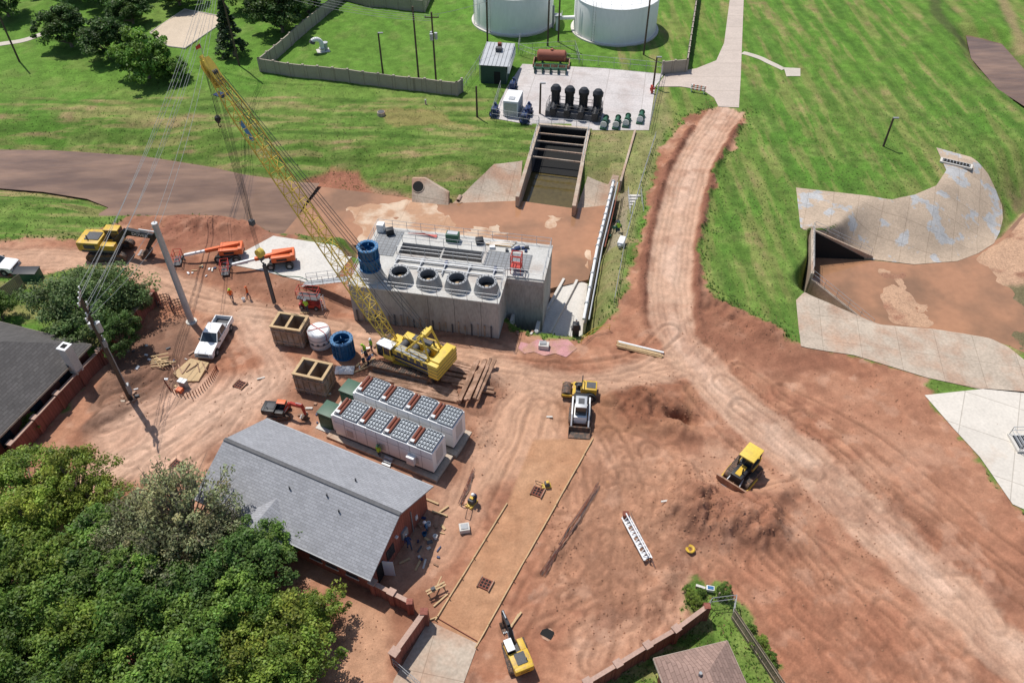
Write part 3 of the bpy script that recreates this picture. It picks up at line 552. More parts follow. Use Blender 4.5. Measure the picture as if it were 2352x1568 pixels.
b.part('walls'); wall(b,a_+Vector((-.3,.15)),c_+Vector((.3,.15)),BZ-.2,.45,BZ-.2,BZ+.4,.3,CONCO); wall(b,a_+Vector((-.15,.2)),ll+Vector((-.15,0)),BZ-.2,.4,BZ-.2,.1,.35,CONCO)
wall(b,ll+Vector((-.1,-.1)),l2,BZ-.2,-.6,BZ-.2,BZ+.4,.3,CONCO)
b.part('railings'); b.rail([(*(a_+Vector((-.2,.1))),.4),(*(ll+Vector((-.2,0))),.1)],r=.025); b.rail([(*(a_+Vector((0,.2))),.4),(*(c_+Vector((0,.2))),BZ+.4)],r=.025); b.rail([(*ll,-.6),(*l2,BZ+.4)],r=.025)
b.done()
b=B('drain_inlet_grate'); x,y=S(2195,378); b.box(x,y,hz(x,y)+.15,4.2,1.2,.25,CONC,rz=-28); b.box(x,y,hz(x,y)+.3,3.6,.8,.06,DARK,rz=-28)
for k in range(9): 
    c,s_=math.cos(R_(-28)),math.sin(R_(-28)); b.box(x+(k-4)*.42*c,y+(k-4)*.42*s_,hz(x,y)+.34,.05,.85,.04,STEEL,rz=-28)
b.done()
b=B('catch_basin'); x,y=S(2345,1020); b.box(x,y,.2,1.8,2.2,.25,CONC); b.box(x,y,.34,1.2,1.6,.05,DARK); b.rail([(x-.8,y-1,.3),(x-.8,y+1,.3),(x+.8,y+1,.3)])
for k in range(6): b.box(x-.5+k*.2,y,.38,.05,1.6,.04,STEEL)
b.done()

# pipes along right wall
b=B('discharge_pipeline'); pts=[(1408,425,0),(1390,500,-.2),(1372,572,-.6),(1340,740,-1.0)]
W3=[Vector((*S(*p),p[2]+.5)) for p in pts]; b.path(W3,.17,WHITE,10)
for a_,c_ in zip(W3[:-1],W3[1:]):
    for k in range(5): p=a_.lerp(c_,k/5); b.cyl(p-Vector((0,0,1.5)),p,.06,STEEL,n=6); b.cyl(p+(c_-a_).normalized()*-.1,p+(c_-a_).normalized()*.1,.27,STEEL,n=12)
W4=[p+Vector((.6,.0,-.1)) for p in W3]; b.path(W4,.09,STEEL,8); W4=[p+Vector((.9,.0,-.2)) for p in W3]; b.path(W4[:3],.07,RUST,8); b.done()
b=B('retaining_wall')
for i in range(3):
    p,q_=pts[i],pts[i+1]; a_=Vector(S(*p)); c_=Vector(S(*q_)); wall(b,a_+Vector((.15,0)),c_+Vector((.15,0)),-3,p[2]-.1,-3,q_[2]-.1,.3,CONCO)
b.done()
b=B('site_stairs'); x,y=S(1459,470,-.3)
for k in range(9): b.box(x,y-2+k*.45,-1.2+k*.14,1.6,.45,.14+.02*k,CONC)
b.rail([(x-.85,y-2,-1.1),(x-.85,y+2,0.1)],r=.025); b.rail([(x+.85,y-2,-1.1),(x+.85,y+2,.1)],r=.025); b.done()
for (px,py) in((1418,518),(1398,520),(1405,470)):
    x,y=S(px,py); b=B('green_gate_valve',MT(x,y,hz(x,y),20)); b.cyl((0,0,0),(0,0,.9),.2,GRN,n=12); b.cyl((-.5,0,.55),(.5,0,.55),.18,GRN,n=12); b.cyl((0,0,.9),(0,0,1.4),.05,BLACK,n=6); b.cyl((0,0,1.38),(0,0,1.44),.3,BLACK,n=14); b.cyl((-.5,0,.55),(-.56,0,.55),.28,GRN,n=14); b.cyl((.5,0,.55),(.56,0,.55),.28,GRN,n=14); b.done()
x,y=S(1427,560); b=B('white_pump_cover',MT(x,y,hz(x,y)+.05,70)); b.box(0,0,.3,1.6,.8,.6,WHITE,bev=.15); b.cyl((-.9,0,.3),(-1.2,0,.3),.2,STEEL); b.done()
b=B('steel_guardrail')
G1=[(*S(p[0],p[1]),0) for p in((1505,318),(1470,430),(1435,560),(1410,700))]
G1=[Vector((x,y,hz(x,y))) for x,y,_ in G1]; b.rail(G1,GREY,r=.03,sp=2); b.done()
b=B('retaining_wall'); a_=S(1458,305); c_=S(1425,420); wall(b,a_,c_,-1.5,.5,-1.5,.3,.3,CONCO); b.done()

# ------------------------------------------------------------ top yard
def tank(px0,px1,pyf,h,rise):
    xc=(px0+px1)/2; dn=F*ST+(pyf-40-784)*CT; r=(px1-px0)/2*H/dn; x,yf=S(xc,pyf); y=yf+r
    b=B('water_storage_tank',MT(x,y,0)); b.part('shell'); b.lathe([(r,-.2),(r,h),(r-.05,h+.12)],WHT,64)
    b.part('roof'); b.lathe([(r+.06,h+.1),(r*.6,h+rise*.6),(r*.2,h+rise),(0,h+rise)],WHT,64)
    b.part('base_ring'); b.lathe([(r+.5,-.1),(r+.5,.2),(r,.2)],CONC,48)
    b.part('ladder')
    for a_ in(R_(200),R_(235)):
        p=Vector(((r+.35)*math.cos(a_),(r+.35)*math.sin(a_),0)); t=Vector((-math.sin(a_),math.cos(a_),0))*.25
        for s_ in(-1,1): b.cyl(p+t*s_,p+t*s_+Vector((0,0,h+1)),.04,STEEL,n=5)
        for k in range(int(h/.5)): b.cyl(p-t+Vector((0,0,k*.5)),p+t+Vector((0,0,k*.5)),.025,STEEL,n=4)
    b.part('manhole'); b.cyl((0,-r-.12,1),(0,-r+.1,1),.45,WHT,n=16); b.part('roof_rail'); b.rail([((r-.3)*math.cos(R_(a_)),(r-.3)*math.sin(R_(a_)),h+.15) for a_ in range(200,341,14)],r=.02); b.done(); return x,y,r
t1=tank(1090,1270,83,6.2,.7); t2=tank(1326,1514,106,6.2,.7)
b=B('tank_pipe'); p=Vector((*S(1300,75),0)); z=2.2
b.path([p+Vector((-1.5,1,0)),p+Vector((-1.5,1,z)),p+Vector((3.2,1.4,z))],.35,WHT,12); b.box(p.x-1.5,p.y+1,z+.5,1.2,1.2,.2,STEEL); b.rail([p+Vector((-2.2,.4,z)),p+Vector((-.8,.4,z)),p+Vector((-.8,1.6,z))]); b.cyl(p+Vector((-2.3,2,0)),p+Vector((-2.3,2,4)),.2,GREY,n=10); b.done()
x,y=S(1106,192)
b=B('equipment_shed',MT(x,y,0,-8)); b.part('walls'); b.box(2,3.6,1.6,4.2,7.2,3.2,TEAL); b.part('roof'); b.face([(-.3,-.3,3.25),(4.5,-.3,3.25),(4.5,7.5,3.7),(-.3,7.5,3.7)],STEEL); b.face([(-.3,-.3,3.2),(4.5,-.3,3.2),(4.5,7.5,3.3),(-.3,7.5,3.3)],STEEL)
for k in range(8): b.box(-.2+k*.65,3.6,3.52,.06,7.7,.06,GREY,rx=3.3)
b.part('trim'); b.box(4.45,3.6,2.6,.3,7.4,1.2,WHITE); b.part('roof_vent'); b.cyl((2.2,5.6,3.5),(2.2,5.6,4.5),.35,RUST,n=14); b.box(2.2,4.6,3.9,1.0,.8,.5,DGREY); b.part('door'); b.box(2.6,-.03,1.1,1,.06,2.1,DARK)
b.part('ladder'); 
for s_ in(-.25,.25): b.cyl((-.4,1+s_,0),(-.4,1+s_,4.2),.04,STEEL,n=5)
b.done()
x,y=S(1265,158); b=B('fuel_tank',MT(x,y,0,-6)); b.part('tank'); b.cyl((-2.2,1.5,1.6),(2.2,1.5,1.6),.95,RUSTT,n=28)
for e,s_ in((-2.2,-1),(2.2,1)): b.cyl((e,1.5,1.6),(e+.25*s_,1.5,1.6),.95,RUSTT,r1=.6,n=28)
b.cyl((0,1.5,2.4),(0,1.5,2.75),.25,RUSTT,n=12); b.part('stand'); 
for e in(-1.5,1.5): b.box(e,1.5,.5,.3,1.6,.9,GRN)
b.part('containment'); 
for (cx,cy,sx,sy) in((0,.1,6,.15),(0,2.9,6,.15),(-3,1.5,.15,2.8),(3,1.5,.15,2.8)): b.box(cx,cy,.35,sx,sy,.6,OLDW)
b.part('green_rack')
for k in range(5): b.box(-2.6+k*1.3,-1.4,.55,.12,1.6,1.1,GRN)
b.box(0,-2.1,1.1,5.6,.15,.12,GRN); b.box(0,-.7,1.1,5.6,.15,.12,GRN); b.box(0,-1.4,.5,5.6,.2,.2,GRN); b.done()
x,y=S(1262,262); x1,y1=S(1372,275); d=Vector((x1-x,y1-y)); ang=math.degrees(math.atan2(d.y,d.x))
b=B('vertical_pump_bank',MT(x,y,0,ang)); Lp=d.length; b.part('platform'); b.box(Lp/2,.6,.5,Lp+1,3,.9,DGREY); b.part('motors')
for k in range(4):
    u=.7+k*(Lp-1.0)/3; b.cyl((u,.9,.9),(u,.9,3.4),.66,BLACK,n=20); b.lathe([(.8,0),(.82,.5),(.5,.95),(.0,1.0)],BLACK,20,(u,.9,3.4)); b.cyl((u,.9,.9),(u,.9,1.15),.85,BLACK,n=20); b.cyl((u,.5,1.6),(u,-1.3,1.2),.45,BLACK,n=16); b.box(u,-.9,1.0,.9,.7,1.2,BLACK,bev=.08); b.box(u+.4,1.6,2.2,.4,.3,.6,WHITE)
b.part('railings'); b.rail([(-.4,-.9,.95),(Lp+.4,-.9,.95),(Lp+.4,2.0,.95),(-.4,2,.95)],BLACK,closed=True,r=.035); b.done()
for k,(px,py) in enumerate(((1387,292),(1415,292),(1438,288),(1470,280))):
    x,y=S(px,py); b=B('green_discharge_pump',MT(x,y,0,75)); b.box(.4,0,.2,2.8,1.0,.25,GRN); b.cyl((-.6,0,.75),(.7,0,.75),.4,GRN,n=16); b.cyl((.7,0,.75),(1.6,0,.75),.28,GRN,n=12); b.box(-.2,0,1.25,.5,.4,.4,GRN); b.cyl((1.6,0,.75),(1.7,0,.75),.45,GRN,n=16); b.cyl((-.7,0,.75),(-.6,0,.75),.5,WHITE,n=16); b.done()
x,y=S(1155,268); b=B('white_equipment_container',MT(x,y,0,78)); b.box(1.9,-1.2,1.35,3.8,2.3,2.5,WHITE,bev=.04); b.box(1.9,-1.2,.05,3.9,2.4,.1,DGREY); b.box(-.03,-1.2,1.3,.05,1.9,2.1,STEEL)
for k in range(9): b.box(.2+k*.42,-2.37,1.35,.06,.05,2.3,STEEL)
b.box(1,-1.2,2.65,.9,.9,.12,STEEL); b.done()
for k,(px,py) in enumerate(((1136,264),(1213,262),(1178,205),(1205,278))):
    x,y=S(px,py); b=B('blue_portable_pump',MT(x,y,0,80)); b.box(0,0,.35,2.4,1.1,.3,NAVY); b.box(-.4,0,.95,1.1,.8,.9,NAVY,bev=.08); b.cyl((.4,0,.9),(1.1,0,.9),.42,NAVY,n=16); b.cyl((.75,0,.9),(.75,0,1.6),.2,NAVY); b.cyl((-.6,0,1.4),(-.6,0,1.9),.06,STEEL); b.wheel(-.3,.65,.3,.18); b.wheel(-.3,-.65,.3,.18); b.done()
x,y=S(1497,215); b=B('red_hydrant_manifold',MT(x,y,0)); b.cyl((0,0,0),(0,0,1.1),.18,RED); b.cyl((-.4,0,.8),(.4,0,.8),.14,RED); b.cyl((0,.8,0),(0,.8,1),.18,RED); b.cyl((0,0,.4),(0,.8,.4),.12,RED); b.lathe([(.2,1.1),(.12,1.25),(0,1.3)],RED,12); b.done()
x,y=S(735,120); b=B('white_pipe_sculpture',MT(x,y,hz(x,y),20)); 
def arc(c,r,a0,a1,k=8):
    return [(c[0]+r*math.cos(R_(a0+(a1-a0)*i/k)),c[1],c[2]+r*math.sin(R_(a0+(a1-a0)*i/k))) for i in range(k+1)]
b.path([(.5,0,0),(.5,0,1.2)]+arc((-.4,0,1.4),.9,0,130),.38,WHITE,12); b.path([(1.1,.4,0),(1.1,.4,.8),(1.1,.4,1.3)],.4,STEEL,12); b.cyl((.5,0,.5),(.5,0,.7),.55,STEEL,n=16); b.cyl((1.1,.4,1.25),(1.1,.4,1.4),.52,STEEL,n=16); b.box(.6,.2,.06,2.2,1.6,.15,CONC); b.cyl((-.9,0,2.1),(-1.1,0,1.7),.5,DGREY,n=14); b.done()
def fencewall(name,pl,h,m,t=.2,cap=None,post=3.0,pm=None,pw=.4):
    b=B(name); b.part('panels'); P=[Vector(S(*p)) for p in pl]
    for a_,c_ in zip(P[:-1],P[1:]):
        L_=(c_-a_).length; n=max(1,round(L_/post))
        for k in range(n):
            p=a_.lerp(c_,k/n); q_=a_.lerp(c_,(k+1)/n); z0=hz(*p);z1=hz(*q_); b.cur='panels'; wall(b,p,q_,z0-.5,z0+h,z1-.5,z1+h,t,m)
            if cap: b.part('caps'); wall(b,p,q_,z0+h,z0+h+.08,z1+h,z1+h+.08,t+.12,cap)
            b.part('posts'); d=math.degrees(math.atan2((q_-p).y,(q_-p).x)); b.box(p.x,p.y,z0+h/2,pw,pw,h+.3,pm or m,rz=d)
            if cap: b.box(p.x,p.y,z0+h+.2,pw+.12,pw+.12,.1,cap,rz=d)
        b.box(c_.x,c_.y,hz(*c_)+h/2,pw,pw,h+.3,pm or m,rz=0)
    return b.done()
fencewall('perimeter_wall',[(790,2),(600,165),(1050,221),(1062,212)],2.2,STUC,post=2.6,pw=.35)
fencewall('perimeter_wall',[(790,2),(850,16),(975,26),(1000,-25)],2.2,STUC,post=2.6,pw=.35)
fencewall('perimeter_wall',[(1604,-30),(1575,166),(1520,171)],2.2,STUC,post=2.6,pw=.35)
def chain(name,pl,h=1.8):
    b=B(name); 
    for a_,c_ in zip(pl[:-1],pl[1:]):
        a_=Vector((*S(*a_),0)); c_=Vector((*S(*c_),0)); b.rail([a_,c_],GREY,h=h,sp=2.4,r=.03); 
        n=int((c_-a_).length/.6)
        for k in range(n): p=a_.lerp(c_,k/n); q_=a_.lerp(c_,(k+1)/n); b.cyl(p,q_+Vector((0,0,h)),.008,GREY,n=3,caps=False); b.cyl(q_,p+Vector((0,0,h)),.008,GREY,n=3,caps=False)
    b.done()
chain('chain_link_fence',[(1062,215),(1120,125)]); chain('chain_link_fence',[(1190,125),(1230,140),(1520,168)]); chain('chain_link_fence',[(1130,275),(1150,210)]); chain('chain_link_fence',[(1490,305),(1520,172)]); chain('chain_link_fence',[(1130,275),(1237,292)]); chain('chain_link_fence',[(1195,100),(1190,125),(1320,118),(1330,150)])
def upole(name,bp,h,kind):
    x,y=S(*bp); z=hz(x,y); b=B(name,MT(x,y,z)); m=POLEW if kind!='steel' else STEEL
    b.part('pole'); b.cyl((0,0,-.3),(0,0,h),.16,m,r1=.13,n=14)
    if kind=='xfmr':
        b.part('transformers')
        for a_ in(0,120,240): b.cyl((.45*math.cos(R_(a_)),.45*math.sin(R_(a_)),h-4.2),(.45*math.cos(R_(a_)),.45*math.sin(R_(a_)),h-3.2),.26,STEEL,n=12)
        b.part('crossarm'); b.box(0,0,h-.8,2.2,.12,.14,POLEW); 
        for s_ in(-1,0,1): b.cyl((s_,0,h-.75),(s_,0,h-.45),.06,GREY,n=6)
    if kind=='lamp': b.part('lamp'); b.box(.35,0,h,.8,.3,.14,GREY); b.cyl((0,0,h-.1),(.4,0,h),.05,GREY)
    return b.done()
upole('utility_pole',(962,184),12,'w'); upole('utility_pole',(1002,190),11.5,'xfmr'); upole('utility_pole',(1120,112),12,'w'); upole('utility_pole',(1258,106),13,'xfmr'); upole('utility_pole',(1282,98),12,'w'); upole('utility_pole',(1478,128),14,'w')
upole('street_lamp',(880,172),7,'lamp'); upole('street_lamp',(2028,338),4.5,'lamp'); upole('utility_pole',(1096,268),5,'w'); upole('street_lamp',(1500,200),5,'lamp'); upole('utility_pole',(550,152),17,'w'); upole('utility_pole',(45,142),12,'w'); upole('street_lamp',(1240,262),5,'lamp')
x,y=S(876,265); b=B('manhole_riser',MT(x,y,hz(x,y))); b.lathe([(.62,0),(.6,.55),(.4,.55)],CONCO,20); b.cyl((0,0,.5),(0,0,.6),.5,DGREY,n=20); b.done()
x,y=S(978,240); b=B('marker_post',MT(x,y,hz(x,y))); b.box(0,0,.4,.25,.1,.8,WHITE); b.cyl((0,0,0),(0,0,.6),.08,RED,n=6); b.done()
x,y=S(1602,213); b=B('road_barricade',MT(x,y,hz(x,y),-20))
for k in(.45,.8,1.1):
    for j in range(8): b.box(-1.2+j*.3+.15,0,k,.3,.06,.2,ORG if j%2 else WHITE)
for s_ in(-1,1): b.box(s_,0,.6,.08,.5,1.2,WHITE)
b.done()
WPx,WPy=S(300,918); wz=hz(WPx,WPy); hh=13.7
b=B('utility_pole',MT(WPx,WPy,wz,20)); b.part('pole'); b.cyl((0,0,-.3),(0,0,hh-wz),.22,POLEW,r1=.15,n=14); b.part('crossarms')
for z in(hh-.4,hh-2.2): b.box(0,0,z,.14,2.6,.14,POLEW)
b.part('insulators')
for z in(hh-.3,hh-2.1):
    for s_ in(-1.2,-.4,.4,1.2): b.cyl((0,s_,z),(0,s_,z+.35),.07,WHITE,n=8)
b.part('equipment'); b.cyl((.35,0,hh-4.5),(.35,0,hh-3.4),.28,STEEL,n=12); b.cyl((-.3,.3,hh-4.2),(-.3,.3,hh-3.5),.2,STEEL); b.box(.2,0,hh-6,.3,.4,.8,GREY); b.cyl((.25,0,0),(.25,0,hh-5),.06,GREY); b.box(.3,.1,1.3,.3,.5,1.2,GREY)
b.path([(0,.8,hh-2),(.3,.6,hh-3),(.4,0,hh-3.5)],.02,BLACK); b.path([(0,-.8,hh-2),(.5,-.6,hh-3.2),(.4,0,hh-3.5)],.02,BLACK)
for k in range(7): a_=k*.9; b.box(.7*math.cos(a_),.7*math.sin(a_),.12,.45,.25,.22,random.choice([OLDW,DGREY,CONCO]),rz=k*40)
b.done()
SPx,SPy=S(440,738); b=B('steel_monopole',MT(SPx,SPy,hz(SPx,SPy))); b.part('shaft'); b.cyl((0,0,-.3),(0,0,13.4),.36,STEEL,r1=.3,n=24); b.part('base_plate'); b.cyl((0,0,0),(0,0,.15),.6,CONC,n=20); b.done()
FPx,FPy=S(550,152)
b=B('overhead_power_lines')
def wire(a_,c_,sag,r=.024,k=18):
    a_=Vector(a_);c_=Vector(c_); pts=[]
    for i in range(k+1): t=i/k; p=a_.lerp(c_,t); p.z-=sag*4*t*(1-t); pts.append(p)
    b.path(pts,r,WIRE,4)
for i,(o,z) in enumerate(((-1.2,13.9),(-.4,13.9),(1.2,13.9),(-1.2,12),(.4,12),(1.2,12))):
    c,s_=math.cos(R_(110)),math.sin(R_(110))
    wire((WPx+o*c,WPy+o*s_,z),(FPx+o*.5,FPy,16.8-.7*(i//3)),1.5+.3*i)
wire((SPx,SPy,13.4),(FPx,FPy,14.8),1.8); wire((SPx,SPy,12.4),(FPx,FPy,14),2.2); wire((SPx,SPy,11.4),(WPx,WPy,11.3),.4); wire((SPx,SPy,13.3),(WPx,WPy,12),.5)
for i in range(4): wire((FPx,FPy,16.6-i*.6),(FPx-70,FPy+30+i,16-i*.5),2); wire((FPx,FPy,16.6-i*.6),(*S(1002,190),11-i*.3),1.5)
wire((*S(1002,190),11),(*S(1258,106),12.5),1); wire((*S(1258,106),12.3),(*S(1478,128),13.5),1)
b.done()

# ------------------------------------------------------------ crane
cx,cy=-10.8,58.9; tipx,tipy,tipz=-27.0,68.2,28.0
hd=math.degrees(math.atan2(tipy-cy,tipx-cx)); reach=math.hypot(tipx-cx,tipy-cy)
b=B('crawler_crane',MT(cx,cy,0,hd)); 
def addrot(b,tb,dt):
    V_,F_,MI_,ML_=tb.P['t']
    for k,mm_ in enumerate(ML_): b.add([dt@Vector(v) for v in V_],[f for f,q_ in zip(F_,MI_) if q_==k],mm_)
b.part('tracks')
tb=B('x'); tb.part('t'); tb.track(0,2.1,7.2,.95,1.15); tb.track(0,-2.1,7.2,.95,1.15); tb.box(0,0,.8,2.4,3.4,.5,YELC); tb.cyl((0,0,1.0),(0,0,1.35),1.1,DGREY,n=24)
addrot(b,tb,Matrix.Rotation(R_(163-hd),4,'Z'))
b.part('upperworks')
b.box(-1.0,0,1.6,7.0,3.0,.45,YELC,bev=.04); b.box(-1.4,1.0,2.35,4.8,1.0,1.1,YELC,bev=.06); b.box(-1.2,-1.05,2.35,4.4,.9,1.1,YELC,bev=.06); b.box(-4.3,0,2.35,1.2,3.6,1.9,YELC,bev=.12); b.box(-4.35,0,3.35,1.0,2.6,.3,YELC,bev=.06)
for z in(1.9,2.35,2.8): b.box(-4.3,0,z,1.24,3.64,.04,DGREY)
b.box(-1.2,1.53,2.1,4.6,.05,.3,NAVY); b.box(-.9,1.53,1.6,6,.05,.25,DGREY)
for k in range(5): b.box(-3.2+k*.8,1.52,2.55,.5,.04,.4,DGREY)
b.box(-1.3,1.0,2.95,3.6,.8,.08,GREY); b.box(-1.2,-1.05,2.96,2.2,.7,.1,DGREY); b.cyl((-2.6,-1.1,2.9),(-2.6,-1.1,3.6),.1,DGREY); b.rail([(-3.6,1.4,2.95),(.8,1.4,2.95)],YELC,h=.9,sp=1,r=.03)
b.part('winches')
for x_ in(-2.2,-.8,.5): b.cyl((x_,-.55,2.3),(x_,.55,2.3),.42,DGREY,n=18); b.cyl((x_,-.6,2.3),(x_,-.55,2.3),.6,YELC,n=18); b.cyl((x_,.55,2.3),(x_,.6,2.3),.6,YELC,n=18)
b.part('cab'); b.box(1.7,1.35,2.35,1.7,1.0,1.6,GLASS,bev=.08); b.box(1.6,1.35,3.2,1.8,1.1,.12,WHITE,bev=.04); b.box(1.2,1.35,1.8,1.2,1.06,.6,YELC)
for dx in(-.82,.0,.82):
    for dy in(-.48,.48): b.box(1.7+dx,1.35+dy,2.5,.08,.08,1.4,YELC)
b.part('gantry')
for s_ in(-1,1): b.cyl((-3.6,s_*1.1,2.6),(-2.6,s_*.8,5.6),.12,YELC,n=8); b.cyl((.2,s_*1.1,2.0),(-2.6,s_*.8,5.6),.12,YELC,n=8); b.cyl((-3.2,s_*1.0,3.8),(-1,s_*.95,3.6),.07,YELC,n=8)
b.cyl((-2.6,-.9,5.6),(-2.6,.9,5.6),.16,YELC,n=10); b.box(-2.6,0,5.6,.6,1.1,.5,YELC,bev=.05)
b.part('boom')
f0=Vector((1.9,0,2.1)); f1=Vector((reach,0,tipz)); ax=(f1-f0).normalized(); LB=(f1-f0).length; nn=Vector((-ax.z,0,ax.x)); yy=Vector((0,1,0))
def hw(s_):
    if s_<4: return .12+.5*s_/4
    if s_>LB-4: return .3+.32*(LB-s_)/4
    return .62
npan=27; pr=None
for k in range(npan+1):
    s_=LB*k/npan; w=hw(s_); wy=max(w,.6) if s_<4 else w; c0=f0+ax*s_; q_=[c0+nn*w+yy*wy,c0+nn*w-yy*wy,c0-nn*w-yy*wy,c0-nn*w+yy*wy]
    for i in range(4): b.cyl(q_[i],q_[(i+1)%4],.032,YELC,n=5,caps=False)
    if pr:
        for i in range(4):
            b.cyl(pr[i],q_[i],.07,YELC,n=6,caps=False); b.cyl(pr[i] if k%2 else pr[(i+1)%4],q_[(i+1)%4] if k%2 else q_[i],.034,YELC,n=5,caps=False)
    pr=q_
b.part('boom_head'); Mh=Matrix.Translation(f1)@ax.to_track_quat('X','Y').to_matrix().to_4x4()
for s_ in(-.35,.35): b.prof([(-1.6,-.4),(.4,-.5),(1.0,-.2),(1.0,.35),(.2,.5),(-1.6,.4)],s_-.05,s_+.05,YELC,Mh)
for s_ in(-.2,0,.2):
    p=f1+ax*.5-nn*.1; b.cyl(p+yy*(s_-.05),p+yy*(s_+.05),.42,YELC,n=18); p=f1-ax*.4+nn*.2; b.cyl(p+yy*(s_-.05),p+yy*(s_+.05),.3,DGREY,n=14)
b.cyl(f1+ax*.4,f1+ax*1.3+nn*-.1,.22,YELC,n=8); b.box(*(f1-ax*2.2-nn*.9),1.2,.8,.06,NAVY)
b.box(*(f0+ax*(LB-6)-nn*.7),2.0,.05,.5,mat('sign_blue',(.1,.25,.55),.6),ry=-math.degrees(math.atan2(ax.z,ax.x)))
b.part('flag'); 
b.cyl(f1+ax*.8,f1+ax*.8+Vector((0,0,1.6)),.03,STEEL,n=5); b.face([f1+ax*.8+Vector((0,0,1.6)),f1+ax*.8+Vector((.1,.5,1.45)),f1+ax*.8+Vector((.1,.5,1.15)),f1+ax*.8+Vector((0,0,1.2))],RED)
b.part('pendants')
g0=Vector((-2.6,0,5.7))
for s_ in(-.5,-.2,.2,.5):
    b.cyl(g0+yy*s_,f0.lerp(f1,.97)+nn*.5+yy*s_,.032,CABLE,n=5)
for s_ in(-.12,.12): b.cyl((-.8,s_,2.7),f1-ax*.4+nn*.45+yy*s_,.022,CABLE,n=4)
b.part('hoist_lines')
hk=Vector((reach+.15,0,7.1))
for s_ in(-.22,-.08,.08,.22):
    b.cyl(f1+ax*.5+yy*s_+Vector((.3,0,0)),hk+yy*s_*1.0+Vector((.1,0,.5)),.025,CABLE,n=4); b.cyl(f1+ax*.2+yy*s_-Vector((.7,0,.4)),hk+yy*s_*.5-Vector((.15,0,-4)),.02,CABLE,n=4)
b.part('hook_block'); b.cyl(hk+Vector((0,-.3,.2)),hk+Vector((0,.3,.2)),.5,YELC,n=18); b.box(*(hk+Vector((0,0,-.3))),.5,.5,.8,DGREY,bev=.05); b.box(*(hk+Vector((-.05,0,4.2))),.5,.5,.6,DGREY,bev=.05); b.path([hk+Vector((0,0,-.7)),hk+Vector((.2,0,-1.0)),hk+Vector((0,0,-1.25)),hk+Vector((-.2,0,-1.05))],.07,DGREY)
b.part('aux_hook'); ah=Vector((reach+.9,0,22.8)); b.cyl(f1+ax*1.2,ah,.022,CABLE,n=4); b.lathe([(0,.5),(.25,.3),(.3,0),(.15,-.3),(0,-.35)],BLACK,14,ah); b.path([ah-Vector((0,0,.3)),ah-Vector((-.15,0,.6)),ah-Vector((0,0,.8)),ah-Vector((.2,0,.6))],.05,BLACK)
b.done()
b=B('steel_pile',MT(tipx,tipy,0)); b.box(0,0,3.0,.24,.24,5.6,BLACK); b.box(0,.14,3,.36,.04,5.6,DGREY); b.box(0,-.14,3,.36,.04,5.6,DGREY); b.done()
b=B('timber_mats')
def plank(b,p0,p1,w,h,m,z=0):
    a_=Vector(S(*p0)); c_=Vector(S(*p1)); d=c_-a_; b.box((a_.x+c_.x)/2,(a_.y+c_.y)/2,hz((a_.x+c_.x)/2,(a_.y+c_.y)/2)+z+h/2,d.length,w,h,m,rz=math.degrees(math.atan2(d.y,d.x)))
for k in range(10): t=k/10; plank(b,(845+10*random.random(),838+t*28),(990+12*random.random(),842+t*75),.4,.22,OLDW,.06*random.random())
for k in range(8): t=k/8; plank(b,(1000+8*k*random.random(),822+9*k),(1110+5*k*random.random(),850+8*k),.32,.2,OLDW,.1+.06*random.random())
for k in range(6): plank(b,(1050+9*k+random.uniform(-4,4),930),(1092+9*k+random.uniform(-4,4),838),.3,.22,OLDW,.25)
for k in range(4): plank(b,(900+k*3,862+12*k),(1050+k*3,905+7*k),.4,.22,OLDW,.0)
b.done()

# ------------------------------------------------------------ loads near the crane
def formbox(px,py,ang,sx,sy,h):
    x,y=S(px,py); b=B('precast_vault',MT(x,y,hz(x,y),ang)); t=.22
    b.box(0,-sy/2+t/2,h/2,sx,t,h,BRWN); b.box(0,sy/2-t/2,h/2,sx,t,h,BRWN); b.box(-sx/2+t/2,0,h/2,t,sy-2*t,h,BRWN); b.box(sx/2-t/2,0,h/2,t,sy-2*t,h,BRWN); b.box(0,0,h/2-.05,t,sy-2*t,h-.1,BRWN); b.box(0,0,.4,sx-2*t,sy-2*t,.1,RUST)
    for k in range(5): b.box(-sx/2+sx*(k+.5)/5,-sy/2-.05,h/2,.08,.08,h-.1,BRWN)
    for k in range(4): b.box(sx/2+.04,-sy/2+sy*(k+.5)/4,h/2,.08,.08,h-.1,BRWN)
    for z in(.5,h-.4): b.box(0,-sy/2-.06,z,sx+.1,.06,.12,CONCO); b.box(sx/2+.06,0,z,.06,sy,.12,CONCO)
    b.box(0,-sy/2+.1,h+.05,sx+.1,.28,.1,WOOD); b.box(0,sy/2-.1,h+.05,sx+.1,.28,.1,WOOD); b.box(-sx/2+.1,0,h+.03,.28,sy-.4,.1,WOOD); b.box(sx/2-.1,0,h+.03,.28,sy-.4,.1,WOOD); b.box(0,0,h+.03,.28,sy-.4,.1,WOOD)
    b.done()
formbox(675,778,-12,3.4,2.4,2.5); formbox(728,888,-16,3.3,2.4,2.5)
